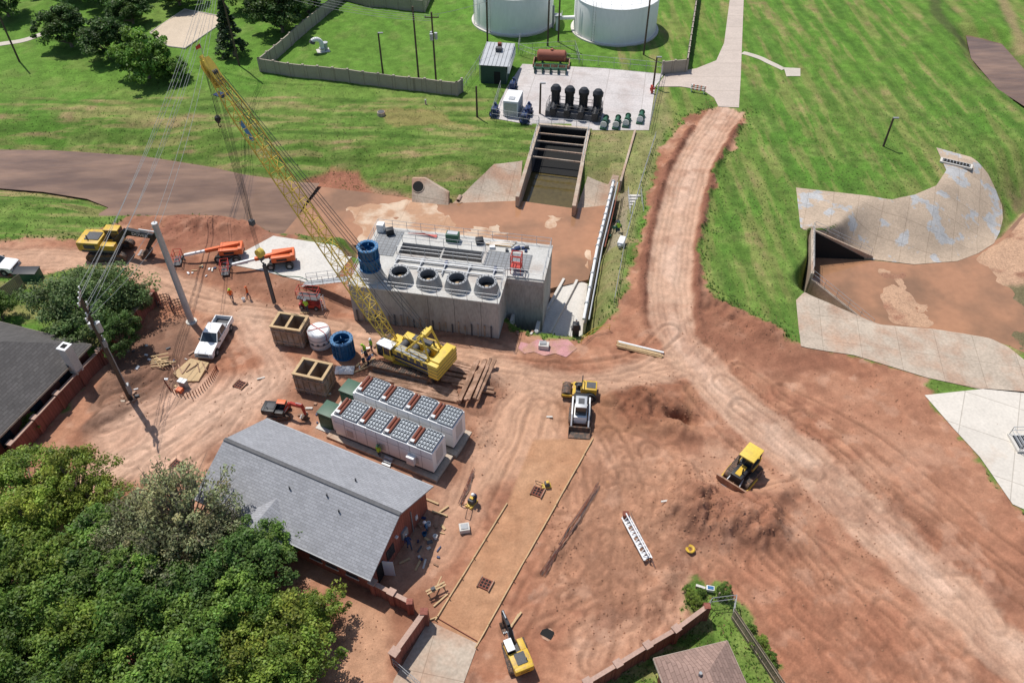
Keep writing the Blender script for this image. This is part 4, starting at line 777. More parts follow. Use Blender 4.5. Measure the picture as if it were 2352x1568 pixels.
def flanged(name,px,py,r,h,straps=False):
    x,y=S(px,py); b=B(name,MT(x,y,hz(x,y))); 
    if straps:
        b.lathe([(r-.05,0),(r,.1),(r,h-.15),(r*.9,h),(.0,h+.06)],WHITE,36); b.lathe([(r+.03,.7),(r+.03,.85)],GREY,36); b.lathe([(r+.03,h*.6),(r+.03,h*.6+.1)],GREY,36); 
        for a_ in(20,140): 
            c,s_=math.cos(R_(a_)),math.sin(R_(a_)); b.box(0,0,h+.1,2*r*.9,.07,.03,RED,rz=a_); b.box(c*(r+.02),s_*(r+.02),h*.75,.04,.07,h*.5,RED,rz=a_); b.box(-c*(r+.02),-s_*(r+.02),h*.75,.04,.07,h*.5,RED,rz=a_)
        for k in range(12): a_=k*math.pi/6; b.box((r+.02)*math.cos(a_),(r+.02)*math.sin(a_),h*.4,.06,.25,.25,DGREY,rz=math.degrees(a_))
    else:
        b.lathe([(r*.8,0),(r*1.05,0),(r*1.05,.15),(r*.88,.2),(r*.88,h-.2),(r*1.05,h-.15),(r*1.05,h),(r*.75,h),(r*.75,h-1.8)],BLUE,36); b.lathe([(r*.75,h-1.0),(0,h-1.0)],DARK,24); b.lathe([(r*.99,h*.5),(r*1.02,h*.5+.06),(r*.99,h*.5+.12)],BLUE,36); b.lathe([(r*.35,h-.3),(r*.35,h-.8)],BLUE,16)
        for k in range(4): a_=k*90+20; b.box(r*.55*math.cos(R_(a_)),r*.55*math.sin(R_(a_)),h-.45,r*.5,.06,.3,BLUE,rz=a_)
        for k in range(16):
            a_=k*math.pi/8; b.box(r*.97*math.cos(a_),r*.97*math.sin(a_),h*.5,.18,.04,h-.4,BLUE,rz=math.degrees(a_)); b.cyl((r*.95*math.cos(a_),r*.95*math.sin(a_),h),(r*.95*math.cos(a_),r*.95*math.sin(a_),h+.06),.05,DGREY,n=6)
    b.done()
flanged('white_tank_vessel',738,788,1.2,2.2,True); flanged('blue_pump_casing',791,812,1.15,2.3)
x,y=S(792,852); b=B('white_tarp'); vs=[];fs=[]
for i in range(9):
    for j in range(7): vs.append((x-1+i*.25,y-.6+j*.2,hz(x,y)+.1+.45*abs(math.sin(i*1.3+j*2.1))*random.uniform(.5,1)*(1 if 0<i<8 and 0<j<6 else .1)))
for i in range(8):
    for j in range(6): fs.append((i*7+j,i*7+j+1,i*7+j+8,i*7+j+7))
b.add(vs,fs,WHITE); b.done()

# ------------------------------------------------------------ generators
FANM=mat('fan_grille',(.3,.33,.36),.5,.3,var=.15)
def generator(px,py):
    x,y=S(px,py,3.5); b=B('generator_enclosure',MT(x,y,0,-25.5)); Lg,Wg,h0,h=10.7,2.4,.75,3.5
    b.part('foundation'); b.box(Lg/2-.2,-Wg/2-.1,.2,Lg+1.4,Wg+.8,.4,CONCO); b.box(Lg/2,-Wg/2,.57,Lg-.2,Wg-.2,.35,DGREY)
    b.part('enclosure'); b.box(Lg/2,-Wg/2,(h0+h)/2-.02,Lg,Wg,h-h0-.04,WHITE,bev=.04)
    b.part('seams')
    for k in range(1,9): b.box(k*Lg/9,-Wg-.004,(h0+h)/2,.03,.02,h-h0-.2,GREY)
    for k in(1,4,7): b.box(k*Lg/9+.5,-Wg-.01,1.6,.7,.03,.9,STEEL)
    b.box(Lg/2,-Wg-.006,2.6,Lg-.1,.015,.03,GREY); b.box(Lg+.006,-Wg/2,2.2,.02,1.2,1.8,mat('louver',(.6,.6,.6),.6,var=.1,joint=(9,.1,.03)))
    b.box(Lg-2.2,-Wg-.25,1.7,.8,.45,1.0,WHITE,bev=.03)
    b.part('roof_fans')
    q_=Lg/4
    for k in range(4):
        u=k*q_
        b.box(u+.48,-Wg/2,h+.08,.75,Wg-.3,.16,GREY); b.cyl((u+.35,-Wg+.25,h+.2),(u+.35,-.25,h+.2),.17,RUST,n=12); b.cyl((u+.7,-Wg+.25,h+.2),(u+.7,-.25,h+.2),.14,RUST,n=12)
        b.box(u+.48,-Wg+.35,h+.3,.4,.3,.2,STEEL)
        x0=u+.98; w=q_-1.1; b.box(x0+w/2,-Wg/2,h+.02,w,Wg-.25,.1,DGREY)
        for i in range(6): b.box(x0+w*i/5,-Wg/2,h+.14,.045,Wg-.25,.14,FANM)
        for i in range(6): b.box(x0+w/2,-.12-(Wg-.25)*i/5,h+.14,w+.06,.045,.135,FANM)
        b.box(x0+w/2,-Wg/2,h+.1,w,.14,.1,FANM)
        for i in range(5):
            for j in range(5): b.cyl((x0+w*(i+.5)/5,-.12-(Wg-.25)*(j+.5)/5,h+.07),(x0+w*(i+.5)/5,-.12-(Wg-.25)*(j+.5)/5,h+.12),.1,FANM,n=8)
    b.part('steps'); 
    for k in range(3): b.box(6,-Wg-.3-.25*k,.6-.18*k,.9,.25,.1,STEEL)
    b.part('transformer'); b.box(-1.5,-Wg/2+.1,1.15,1.6,1.7,2.0,GRNT,bev=.06); b.box(-1.5,-Wg/2+.1,2.2,1.7,1.8,.12,GRNT,bev=.03); b.box(-1.5,-Wg/2-.77,1.1,1.3,.04,1.5,GRN); b.box(-1.5,-Wg/2,.1,2.2,2.3,.2,CONC); b.box(-.3,-Wg/2,1.6,.6,1.6,2.2,WHITE,bev=.04)
    b.done()
generator(796,912); generator(845,862)

# ------------------------------------------------------------ houses
def gable(name,cx,cy,ang,Lh,Wh,ze,zr,roofm,wallm,ov=.5):
    b=B(name,MT(cx,cy,0,ang)); b.part('walls'); l,w=Lh/2-ov,Wh/2-ov
    b.prism([(-l,-w),(l,-w),(l,w),(-l,w)],-.5,ze,wallm)
    for s_ in(-1,1): b.add([(s_*l,-w,ze),(s_*l,w,ze),(s_*l,0,zr-.2),(s_*(l-.2),-w,ze),(s_*(l-.2),w,ze),(s_*(l-.2),0,zr-.2)],[(0,1,2),(3,4,5),(0,1,4,3),(1,2,5,4),(2,0,3,5)],wallm)
    b.part('roof'); L2,W2=Lh/2,Wh/2; t=.14
    for s_ in(-1,1):
        b.add([(-L2,s_*W2,ze-.1),(L2,s_*W2,ze-.1),(L2,0,zr),(-L2,0,zr),(-L2,s_*W2,ze-.1-t),(L2,s_*W2,ze-.1-t),(L2,0,zr-t),(-L2,0,zr-t)],[(0,1,2,3),(4,5,6,7),(0,1,5,4),(1,2,6,5),(3,0,4,7)],roofm)
    b.part('ridge_cap'); b.box(0,0,zr+.0,Lh,.35,.07,DGREY)
    b.part('fascia'); 
    for s_ in(-1,1): b.box(0,s_*(W2+.03),ze-.2,Lh,.08,.2,GREY)
    return b
b=gable('brick_house',-17.05,40.3,-25.5,17.9,9.9,3.15,5.55,SHIN,BRICK)
b.part('windows')
for u in(-6.5,-4.6,3.0,4.6,6.6): b.box(u,-4.47,1.7,1.1,.06,1.4,GLASS); b.box(u,-4.49,1.0,1.3,.1,.08,CONC); b.box(u,-4.49,2.42,1.3,.08,.06,WHITE)
for v in(-1.5,): b.box(8.47,v,1.7,.06,1.1,1.4,GLASS)
b.part('door'); b.box(8.9,-2.6,1.15,.9,.06,2.1,WHITE,rz=20); b.box(8.47,-3.1,1.15,.05,.95,2.15,DARK); b.part('wall_fittings'); b.box(8.55,.6,1.6,.2,.8,1.0,GREY); b.box(8.5,2.6,1.2,.1,.3,.5,WHITE); b.cyl((8.5,1.9,0),(8.5,1.9,3),.05,GREY); b.box(8.55,-.5,2.6,.2,.25,.15,WHITE)
b.part('vents'); 
for u,v in((2.4,-.9),(4.0,-1.6),(-1,-1.5),(3.5,1.6)): z=5.55-abs(v)*.485; b.cyl((u,v,z),(u,v,z+.35),.07,DGREY)
b.part('porch_roof')
b.add([(-4.2,-6.9,3.1),(.8,-6.9,3.1),(-1.7,-6.9,4.35),(-4.2,-4.6,3.1),(.8,-4.6,3.1),(-1.7,-2.2,4.35)],[(0,2,5,3),(1,4,5,2),(0,1,2),(0,3,4,1)],SHIN)
b.part('porch_posts')
for u in(-3.8,.4): b.box(u,-6.6,1.5,.35,.35,3,BRICK)
b.done()
def hip(name,c,ang,Lh,Wh,ze,zr,roofm,wallm,ridge):
    b=B(name,MT(c[0],c[1],0,ang)); b.part('walls'); b.box(0,0,ze/2-.2,Lh-1,Wh-1,ze+.3,wallm); b.part('roof'); l,w=Lh/2,Wh/2
    b.add([(-l,-w,ze),(l,-w,ze),(l,w,ze),(-l,w,ze),(-ridge/2,0,zr),(ridge/2,0,zr)],[(0,1,5,4),(1,2,5),(2,3,4,5),(3,0,4),(0,3,2,1)],roofm)
    b.part('fascia'); 
    for s_ in(-1,1): b.box(0,s_*w,ze-.12,Lh,.08,.2,STUC); b.box(s_*l,0,ze-.12,.08,Wh,.2,STUC)
    return b
ux=Vector((-46.9+43,46.3-58.6)).normalized(); ang=math.degrees(math.atan2(ux.y,ux.x)); nrm_=Vector((ux.y,-ux.x))
if nrm_.x>0: nrm_=-nrm_
cc_=Vector((-43.2,58.6))+ux*8+nrm_*6.5
b=hip('neighbor_house',cc_,ang,16,13,3,6.2,SHIND,BRICK,6); b.part('chimney'); 
v=Vector(S(155,810,4.5))-cc_; R2=Matrix.Rotation(R_(-ang),2); lv=R2@v; b.box(lv.x,lv.y,3.6,.9,.9,3.4,CONC); b.box(lv.x,lv.y,5.35,1.05,1.05,.12,WHITE); b.box(lv.x,lv.y,5.43,.5,.5,.08,DARK)
b.part('windows'); 
for u in(-4,0,4):
    for s_ in(-1,1): b.box(u,s_*6.03,1.6,1.4,.06,1.2,GLASS)
b.done()
ea=Vector((10.4,25.8)); eb=Vector((15.9,27.1)); d=(eb-ea); ang=math.degrees(math.atan2(d.y,d.x)); n=Vector((d.y,-d.x)).normalized(); c=(ea+eb)/2+n*5
b=hip('neighbor_house',c,ang+90,10,5.8,3,5.0,SHINB,BRICK,5); b.part('roof_vent'); b.cyl((2.5,.6,4.4),(2.5,.6,4.9),.12,GREY); b.done()
fencewall('brick_fence',[(45,1048),(365,702)],1.9,BRICK,.22,BRICKC,3.2,BRICK,.5)
fencewall('brick_fence',[(1270,1650),(1345,1590),(1545,1470),(1615,1418)],1.9,BRICK,.22,BRICKC,2.6,BRICK,.5)
fencewall('brick_gate_wall',[(862,1362),(905,1385),(945,1405)],1.6,BRICK,.25,BRICKC,2.5,BRICK,.5)
fencewall('brick_gate_wall',[(912,1522),(978,1430)],1.8,BRICK,.3,BRICKC,4,BRICK,.6)
b=B('wood_rail_fence')
P=[Vector(S(*p)) for p in((1680,1420),(1800,1600),(1840,1660))]
for a_,c_ in zip(P[:-1],P[1:]):
    d=c_-a_; n=int(d.length/.16)
    for k in range(n): p=a_.lerp(c_,k/n); b.box(p.x,p.y,.8,.02,.14,1.6+.04*random.random(),FENCEM,rz=math.degrees(math.atan2(d.y,d.x))+90+random.uniform(-4,4))
    for z in(.4,1.3): b.cyl((*a_,z),(*c_,z),.05,FENCEM,n=4)
b.done()
chain('chain_link_fence',[(1615,1412),(1630,1392),(1685,1385),(1680,1418)],1.4); chain('chain_link_fence',[(905,1530),(985,1600)],1.4)
b=B('timber_fence'); P=[Vector(S(*p)) for p in((-100,760),(0,700),(60,655))]
for a_,c_ in zip(P[:-1],P[1:]):
    d=c_-a_; n=int(d.length/.2)
    for k in range(n): p=a_.lerp(c_,k/n); b.box(p.x,p.y,.9,.03,.18,1.8,FENCEM,rz=math.degrees(math.atan2(d.y,d.x))+90)
b.done()

# ------------------------------------------------------------ vehicles
def pickup(px,py,ang,name='pickup_truck'):
    x,y=S(px,py); b=B(name,MT(x,y,hz(x,y)+.02,ang)); b.part('body')
    b.prof([(-1.15,.45),(-1.15,1.18),(1.3,1.22),(2.7,1.12),(2.95,.95),(2.98,.5)],-.98,.98,WHITE)
    for s_ in(-1,1): b.box(-2.05,s_*.93,.82,1.85,.12,.72,WHITE,bev=.03)
    b.box(-2.93,0,.82,.08,1.86,.72,WHITE,bev=.02); b.box(-2.0,0,.62,1.8,1.8,.1,DGREY); b.box(-1.4,0,1.15,.5,1.8,.35,GREY,bev=.03)
    b.part('cab'); b.add([(-1.12,-.93,1.18),(1.35,-.93,1.2),(1.35,.93,1.2),(-1.12,.93,1.18),(-.95,-.76,1.84),(.5,-.76,1.86),(.5,.76,1.86),(-.95,.76,1.84)],[(0,1,5,4),(1,2,6,5),(2,3,7,6),(3,0,4,7),(4,5,6,7)],GLASS)
    b.box(-.22,0,1.87,1.55,1.58,.08,WHITE,bev=.03)
    for s_ in(-1,1):
        for (x0,x1) in((-1.1,-.95),(.12,.05),(1.32,.52)): b.cyl((x0,s_*.94,1.18),(x1,s_*.78,1.86),.05,WHITE,n=5)
        b.box(1.0,s_*1.08,1.25,.15,.25,.2,BLACK); b.box(.2,s_*.985,.95,.02,.01,.4,GREY); b.box(-.5,s_*.985,1.02,.2,.03,.04,GREY)
    b.part('trim'); b.box(3.0,0,.6,.12,1.9,.25,GREY,bev=.03); b.box(-3.02,0,.55,.12,1.8,.2,GREY,bev=.03); b.box(2.96,0,.9,.05,1.1,.25,DGREY)
    for s_ in(-1,1): b.box(2.9,s_*.78,.95,.12,.3,.2,STEEL); b.box(-2.97,s_*.9,.95,.04,.15,.3,RED)
    b.part('wheels')
    for xx in(-1.95,1.95):
        for s_ in(-1,1): b.cyl((xx,s_*.9,.45),(xx,s_*.985,.45),.5,DARK,n=18); b.wheel(xx,s_*.9,.4,.26)
    return b.done()
pickup(497,785,-97); pickup(-10,622,-6)
def excavator(name,px,py,at,au,sc,cb,cm,joints,txt=None,cabm=None):
    x,y=S(px,py); z=hz(x,y); b=B(name,MT(x,y,z,au,sc)); b.part('tracks'); tb=B('x'); tb.part('t'); tb.track(0,1.15,4.2,.6,.95); tb.track(0,-1.15,4.2,.6,.95); tb.box(0,0,.6,1.8,1.8,.4,DGREY); addrot(b,tb,Matrix.Rotation(R_(at-au),4,'Z'))
    b.part('upper_body'); b.cyl((0,0,.85),(0,0,1.1),.9,DGREY,n=20); b.box(-.5,0,1.25,3.6,2.5,.3,DGREY,bev=.04); b.box(-1.2,0,1.8,1.9,2.5,.95,cb,bev=.1); b.box(-2.35,0,1.7,.7,2.5,1.2,cb,bev=.25); b.box(.6,-.85,1.65,1.5,.75,.7,cb,bev=.06); b.box(-1.2,0,2.3,1.5,1.3,.12,DGREY,bev=.02); b.cyl((-1.6,-.6,2.3),(-1.6,-.6,2.8),.07,DGREY); b.box(-1.3,1.26,1.8,1.2,.03,.5,DGREY); b.box(-1.3,-1.26,1.8,1.2,.03,.5,DGREY)
    b.part('cab'); b.box(.65,.75,2.05,1.5,.95,1.5,GLASS,bev=.06); b.box(.6,.75,2.86,1.6,1.0,.14,cabm or cb,bev=.05); b.box(.65,.75,1.5,1.55,1.0,.45,cb,bev=.04)
    for dx in(-.72,.72):
        for dy in(-.45,.45): b.box(.65+dx,.75+dy,2.1,.09,.09,1.5,cb if not cabm else BLACK)
    def seg(p,q_,h0,h1,w,m):
        p=Vector((p[0],0,p[1]));q_=Vector((q_[0],0,q_[1])); d=(q_-p).normalized(); n=Vector((-d.z,0,d.x)); pts=[p-n*h0,q_-n*h1,q_+n*h1,p+n*h0]; b.prof([(v.x,v.z) for v in pts],-w,w,m)
    b.part('boom'); j=joints; seg(j[0],j[1],.25,.38,.22,cm); seg(j[1],j[2],.38,.2,.22,cm); b.part('stick'); seg(j[2],j[3],.28,.15,.16,cm); 
    d=Vector((j[3][0]-j[2][0],j[3][1]-j[2][1])).normalized(); e=(j[2][0]-d.x*.7,j[2][1]-d.y*.7); seg(e,j[2],.12,.28,.16,cm)
    b.part('hydraulics'); m0=((j[1][0]+j[2][0])/2,(j[1][1]+j[2][1])/2+.55); b.cyl((m0[0],0,m0[1]),(e[0],0,e[1]),.08,STEEL,n=8)
    for s_ in(-.3,.3): b.cyl((1.3,s_,1.3),(j[1][0]*.8+.2,s_,j[1][1]*.8+.1),.09,STEEL,n=8)
    b.part('bucket'); bxp,bz=j[3]
    b.prof([(bxp+.1,bz+.2),(bxp+.35,bz-.3),(bxp+.1,bz-.85),(bxp-.5,bz-.95),(bxp-.9,bz-.6),(bxp-.45,bz-.55),(bxp-.25,bz-.1)],-.5,.5,TRK)
    for k in range(5): b.box(bxp-.98,-.4+k*.2,bz-.58,.22,.08,.08,STEEL)
    o=b.done()
    if txt: 
        mx_=Vector(((j[1][0]+j[2][0])/2,-.235,(j[1][1]+j[2][1])/2)); a_=math.atan2(j[2][1]-j[1][1],j[2][0]-j[1][0]); text(o,txt,.5,Matrix.Translation(mx_)@Matrix.Rotation(-a_,4,'Y')@Matrix.Rotation(R_(90),4,'X'),WHITE if cm==BLACK else BLACK)
    return o
excavator('yellow_excavator',258,582,0,-4,1.15,YEL,BLACK,[(.9,1.7),(2.6,3.1),(5.4,2.6),(4.1,.9)],'DOVER')
o=excavator('mini_excavator',1187,1508,105,112,.62,YEL,BLACK,[(1.2,1.3),(2.6,3.3),(4.6,2.9),(4.4,.9)],None,WHITE)
text(o,'COX',.5,Matrix.Translation((-2.71,0,1.75))@Matrix.Rotation(R_(-90),4,'Z')@Matrix.Rotation(R_(90),4,'X'),BLACK)
excavator('compact_excavator',643,955,10,-8,.55,BLACK,RED,[(1.2,1.3),(2.6,3.6),(4.8,3.0),(5.0,.9)],None,ORG)
x,y=S(1705,1092); b=B('bulldozer',MT(x,y,hz(x,y),228)); b.part('tracks'); b.track(0,.95,3.0,.55,1.0); b.track(0,-.95,3.0,.55,1.0)
b.part('body'); b.box(.9,0,1.2,1.7,1.1,.9,BLACK,bev=.08); b.box(.9,0,1.68,1.3,.5,.06,YEL); b.box(-.7,0,1.2,1.4,1.4,.9,BLACK,bev=.08); b.box(-.9,0,1.8,.6,.6,.5,BLACK,bev=.08); b.cyl((1.1,.25,1.6),(1.1,.25,2.3),.07,BLACK); b.box(-1.6,0,1.2,.5,1.3,.6,YEL,bev=.05)
for s_ in(-.7,.7): b.box(-.6,s_,1.35,1.2,.15,.35,YEL,bev=.03)
b.part('canopy'); 
for dx in(-1.3,.3):
    for s_ in(-.65,.65): b.cyl((dx,s_,1.4),(dx,s_,2.85),.06,BLACK,n=6)
b.box(-.5,0,2.92,1.9,1.5,.16,YELC,bev=.06); b.box(-.5,0,2.1,1.1,.9,.9,GLASS)
b.part('blade'); b.prof([(2.1,.05),(2.25,.1),(2.12,.5),(2.2,1.0),(2.05,1.0),(1.98,.5)],-1.6,1.6,OLDW); b.prof([(2.26,.02),(2.3,.02),(2.28,.2),(2.2,.2)],-1.62,1.62,STEEL)
for s_ in(-1.3,1.3): b.cyl((-.2,s_,.5),(2.0,s_,.4),.1,YEL,n=6); b.cyl((1.2,s_*.4,1.2),(2.0,s_*.5,.8),.06,STEEL,n=6)
b.part('ripper'); b.box(-2.0,0,.7,.5,.9,.2,YEL); b.box(-2.2,0,.4,.12,.12,.8,TRK); b.done()
x,y=S(1332,962); b=B('skid_steer_loader',MT(x,y,hz(x,y),-96,1.15)); b.part('body'); b.box(-.3,0,.75,2.3,1.1,.8,WHITE,bev=.06); b.box(-1.2,0,1.15,.8,1.3,.8,BLACK,bev=.1); b.part('tracks'); b.track(-.1,.72,2.2,.4,.8); b.track(-.1,-.72,2.2,.4,.8)
b.part('cab'); b.box(0,0,1.55,1.2,.85,1.1,GLASS,bev=.04); b.box(-.05,0,2.12,1.3,.95,.1,STEEL,bev=.03); b.box(-.1,0,2.19,.6,.5,.04,DGREY)
for dx in(-.55,.55):
    for s_ in(-.42,.42): b.box(dx,s_,1.5,.08,.08,1.2,BLACK)
b.part('arms')
for s_ in(-.72,.72): b.prof([(-1.3,1.4),(-1.1,1.6),(.7,1.35),(1.4,.6),(1.5,.3),(1.3,.3),(1.15,.6),(.6,1.15),(-1.1,1.3)],s_-.06,s_+.06,WHITE)
b.part('bucket'); b.prof([(1.4,.05),(2.2,.03),(2.2,.08),(1.55,.2),(1.5,.65),(1.4,.65)],-.9,.9,TRK)
for s_ in(-.9,.9): b.prof([(1.4,.05),(2.2,.03),(1.5,.65)],s_-.02,s_+.02,TRK)
b.done()
x,y=S(1326,906); b=B('soil_compactor',MT(x,y,hz(x,y),172)); b.part('drum'); b.cyl((1.1,-.75,.5),(1.1,.75,.5),.5,TRK,n=28)
for s_ in(-.83,.83): b.box(.8,s_,.6,1.5,.1,.25,YEL)
b.box(.3,0,.8,.4,1.75,.3,YEL); b.part('body'); b.box(-1.1,0,1.15,1.6,1.3,.9,YEL,bev=.12); b.box(-.2,0,.9,.8,1.2,.3,DGREY); b.box(-.15,0,1.4,.45,.5,.5,BLACK,bev=.06); b.cyl((.15,0,1.0),(.2,0,1.6),.04,BLACK); b.cyl((.2,0,1.6),(.22,0,1.62),.2,BLACK,n=14); b.box(-1.3,0,1.62,.9,.8,.05,DGREY)
b.part('rollbar'); 
for s_ in(-.55,.55): b.cyl((-.4,s_,1.1),(-.4,s_,2.3),.05,BLACK,n=6)
b.cyl((-.4,-.55,2.3),(-.4,.55,2.3),.05,BLACK,n=6); b.part('wheels'); b.wheel(-1.3,.75,.6,.4); b.wheel(-1.3,-.75,.6,.4); b.done()
def boomlift(px,py,ac,ab,Lb,drop):
    x,y=S(px,py); b=B('boom_lift',MT(x,y,hz(x,y)+.05,ab)); tb=B('x'); tb.part('t'); tb.box(0,0,.65,2.6,1.3,.35,DGREY,bev=.05)
    for xx in(-1.1,1.1):
        for s_ in(-.95,.95): tb.wheel(xx,s_,.48,.36)
        tb.cyl((xx,-.9,.48),(xx,.9,.48),.1,DGREY)
    b.part('chassis'); addrot(b,tb,Matrix.Rotation(R_(ac-ab),4,'Z'))
    b.part('turntable'); b.cyl((0,0,.8),(0,0,1.0),.6,DGREY,n=18); b.box(-.2,.6,1.35,2.4,.6,.75,ORG,bev=.12); b.box(-.2,-.6,1.35,2.2,.6,.75,ORG,bev=.12); b.box(-1.5,0,1.35,.6,1.7,.9,ORG,bev=.18); b.box(-.2,-.91,1.3,1.2,.02,.3,BLACK); b.box(-.2,.91,1.3,1.2,.02,.3,BLACK)
    b.part('boom'); p=Vector((-1.5,0,1.9)); q_=Vector((Lb,0,1.9-drop)); d=(q_-p)
    Mb=Matrix.Translation(p)@Matrix.Rotation(math.atan2(drop,Lb+1.5),4,'Y'); l=d.length
    b.prof([(0,-.2),(l*.62,-.2),(l*.62,.2),(0,.25)],-.18,.18,ORG,Mb); b.prof([(l*.6,-.14),(l,-.14),(l,.14),(l*.6,.14)],-.13,.13,WHITE,Mb)
    b.part('basket'); e=q_+Vector((.2,0,-.2)); b.cyl(q_,e+Vector((.3,0,-.4)),.1,DGREY)
    x0=e.x+.3; zb=max(.15,e.z-.7); b.box(x0+.45,0,zb,.9,1.8,.06,DGREY)
    b.rail([(x0,-.9,zb),(x0+.9,-.9,zb),(x0+.9,.9,zb),(x0,.9,zb)],RED,h=1.1,sp=.6,r=.035,closed=True); b.done()
boomlift(648,608,5,192,5.6,1.0); boomlift(530,592,0,188,5.2,1.0)
x,y=S(715,705); b=B('scissor_lift',MT(x,y,hz(x,y)+.03,-8)); b.part('chassis'); b.box(0,0,.45,2.4,1.1,.4,RED,bev=.05)
for xx in(-.85,.85):
    for s_ in(-.58,.58): b.wheel(xx,s_,.28,.2)
b.part('scissors'); 
for k in range(3):
    for s_ in(-.45,.45): z=.7+k*.25; b.cyl((-1,s_,z),(1,s_,z+.25),.05,RED,n=6); b.cyl((1,s_,z),(-1,s_,z+.25),.05,RED,n=6)
b.part('platform'); b.box(0,0,1.5,2.5,1.2,.1,DGREY); b.rail([(-1.2,-.58,1.5),(1.2,-.58,1.5),(1.2,.58,1.5),(-1.2,.58,1.5)],RED,h=1.1,sp=.8,r=.04,closed=True); b.done()
x,y=S(745,712); b=B('ladder',MT(x,y,hz(x,y),20)); 
for s_ in(-.2,.2): b.cyl((s_,0,0),(s_,.5,1.8),.04,WHITE,n=5)
for k in range(6): b.cyl((-.2,k*.08+.04,.2+k*.28),(.2,k*.08+.04,.2+k*.28),.03,WHITE,n=5)
b.done()

# ------------------------------------------------------------ small site things
b=B('form_boards')
def bl(p0,p1,m=WOOD,w=.09,h=.18):
    a_=Vector(S(*p0)); c_=Vector(S(*p1)); d=c_-a_; n=max(1,int(d.length/2)); 
    for k in range(n):
        p=a_.lerp(c_,k/n);q_=a_.lerp(c_,(k+1)/n); b.box((p.x+q_.x)/2,(p.y+q_.y)/2,hz((p.x+q_.x)/2,(p.y+q_.y)/2)+h/2,(q_-p).length,w,h,m,rz=math.degrees(math.atan2(d.y,d.x)))
        b.box(p.x+.08,p.y,hz(*p)+.2,.06,.06,.4,WOOD)
bl((1092,1488),(1362,1008)); bl((1000,1425),(1165,1158)); bl((1003,1418),(1096,1472),RUST,.05,.12); bl((985,1425),(1003,1418)); b.done()
REB=mat('rebar_steel',(.16,.13,.12),.7,var=.3)
def rebar(name,pl,n,sp):
    b=B(name); a_=Vector(S(*pl[0])); c_=Vector(S(*pl[1])); d=(c_-a_).normalized(); nn_=Vector((-d.y,d.x))
    for k in range(n):
        o=nn_*random.uniform(-sp,sp); o2=nn_*random.uniform(-sp,sp)+d*random.uniform(-.6,.6); m1=(a_+c_)/2+nn_*random.uniform(-sp,sp); zz=.14+.05*random.random()
        b.path([(*(a_+o),hz(*a_)+zz),(*m1,hz(*m1)+zz),(*(c_+o2),hz(*c_)+zz)],.018,REB if k%2 else RUST,4)
    b.done()
rebar('rebar_bundle',[(1245,1325),(1372,1120)],12,.28); rebar('rebar_bundle',[(1058,1160),(1090,1085)],12,.25); rebar('rebar_bundle',[(1445,1180),(1500,1300)],6,.2)
def grate(px,py,s_=1.0,m=OLDW):
    x,y=S(px,py); b=B('drain_grate',MT(x,y,hz(x,y)+.03,-25)); b.box(0,0,.05,1.1*s_,1.1*s_,.12,RUST); 
    for i in range(3):
        for j in range(3): b.box((i-1)*.33*s_,(j-1)*.33*s_,.12,.22*s_,.22*s_,.03,DARK)
    b.box(-.62*s_,0,.1,.08,1.3*s_,.16,m); b.box(.62*s_,0,.1,.08,1.3*s_,.16,m); b.done()
for p in((1235,1130),(1115,1342),(408,1069),(553,886)): grate(*p,.85)
x,y=S(1258,1448); b=B('excavated_drain_box',MT(x,y,hz(x,y)+.05,-30)); b.box(0,0,.1,1.4,1.1,.3,OLDW); b.box(0,0,.27,1.0,.7,.06,DARK); b.done()
x,y=S(1067,1216); b=B('concrete_block',MT(x,y,hz(x,y),10)); b.box(0,0,.25,.9,.8,.5,CONC,bev=.04); b.box(0,0,.53,.6,.5,.06,GREY); b.done()
b=B('truss_screed'); a_=Vector((*S(1436,1190),.3)); c_=Vector((*S(1488,1288),.3)); d=(c_-a_); n=Vector((-d.y,d.x,0)).normalized()*.35
for o in(n,-n): b.cyl(a_+o,c_+o,.07,WHITE,n=6)
b.cyl(a_+Vector((0,0,.5)),c_+Vector((0,0,.5)),.06,WHITE,n=6); 
for k in range(12):
    p=a_.lerp(c_,k/12);q_=a_.lerp(c_,(k+1)/12); b.cyl(p+n,p+Vector((0,0,.5)),.04,WHITE,n=4); b.cyl(p-n,p+Vector((0,0,.5)),.04,WHITE,n=4); b.cyl(p+n,q_-n,.05,WHITE,n=4); b.face([p+n*.9,p-n*.9,p.lerp(q_,.7)-n*.9,p.lerp(q_,.7)+n*.9],WHITE if k%3 else OLDW)
b.box(a_.x,a_.y,.6,.5,.5,.4,RUST); b.done()
b=B('lumber_pile')
for k in range(9): plank(b,(1418+random.uniform(-3,5),783+k*1.8),(1520+random.uniform(-8,5),808+k*1.8),.18,.15,WOOD if k%3 else WHITE,.05+.1*(k%2))
b.done()
b=B('lumber_pile')
for k in range(7): plank(b,(352+k*5,820+k*3),(372+k*6,850-k*2),.12,.08,WOOD,.1+.05*k)
for k in range(5): plank(b,(350,826+k*6),(390,818+k*7),.12,.08,WOOD,.3)
b.done()
b=B('plywood_form')
q_=SS([(400,862),(440,828),(482,838),(458,880),(420,880)]); z=hz(*q_[2])+.25; b.prism(q_,z-.3,z,WOOD); 
for k in range(6): b.box(q_[0][0]+k*.6,q_[0][1]+.4+k*.1,z+.05,.1,1.5,.1,OLDW,rz=random.uniform(-40,40))
b.done()
b=B('rebar_stakes')
SP=smooth_pl(SS([(380,880),(400,905),(440,912),(470,895),(490,870),(500,850)]),5)
for p in SP[::1]: b.cyl((*p,hz(*p)),(*p,hz(*p)+.7),.05,RUST,n=5)
b.done()
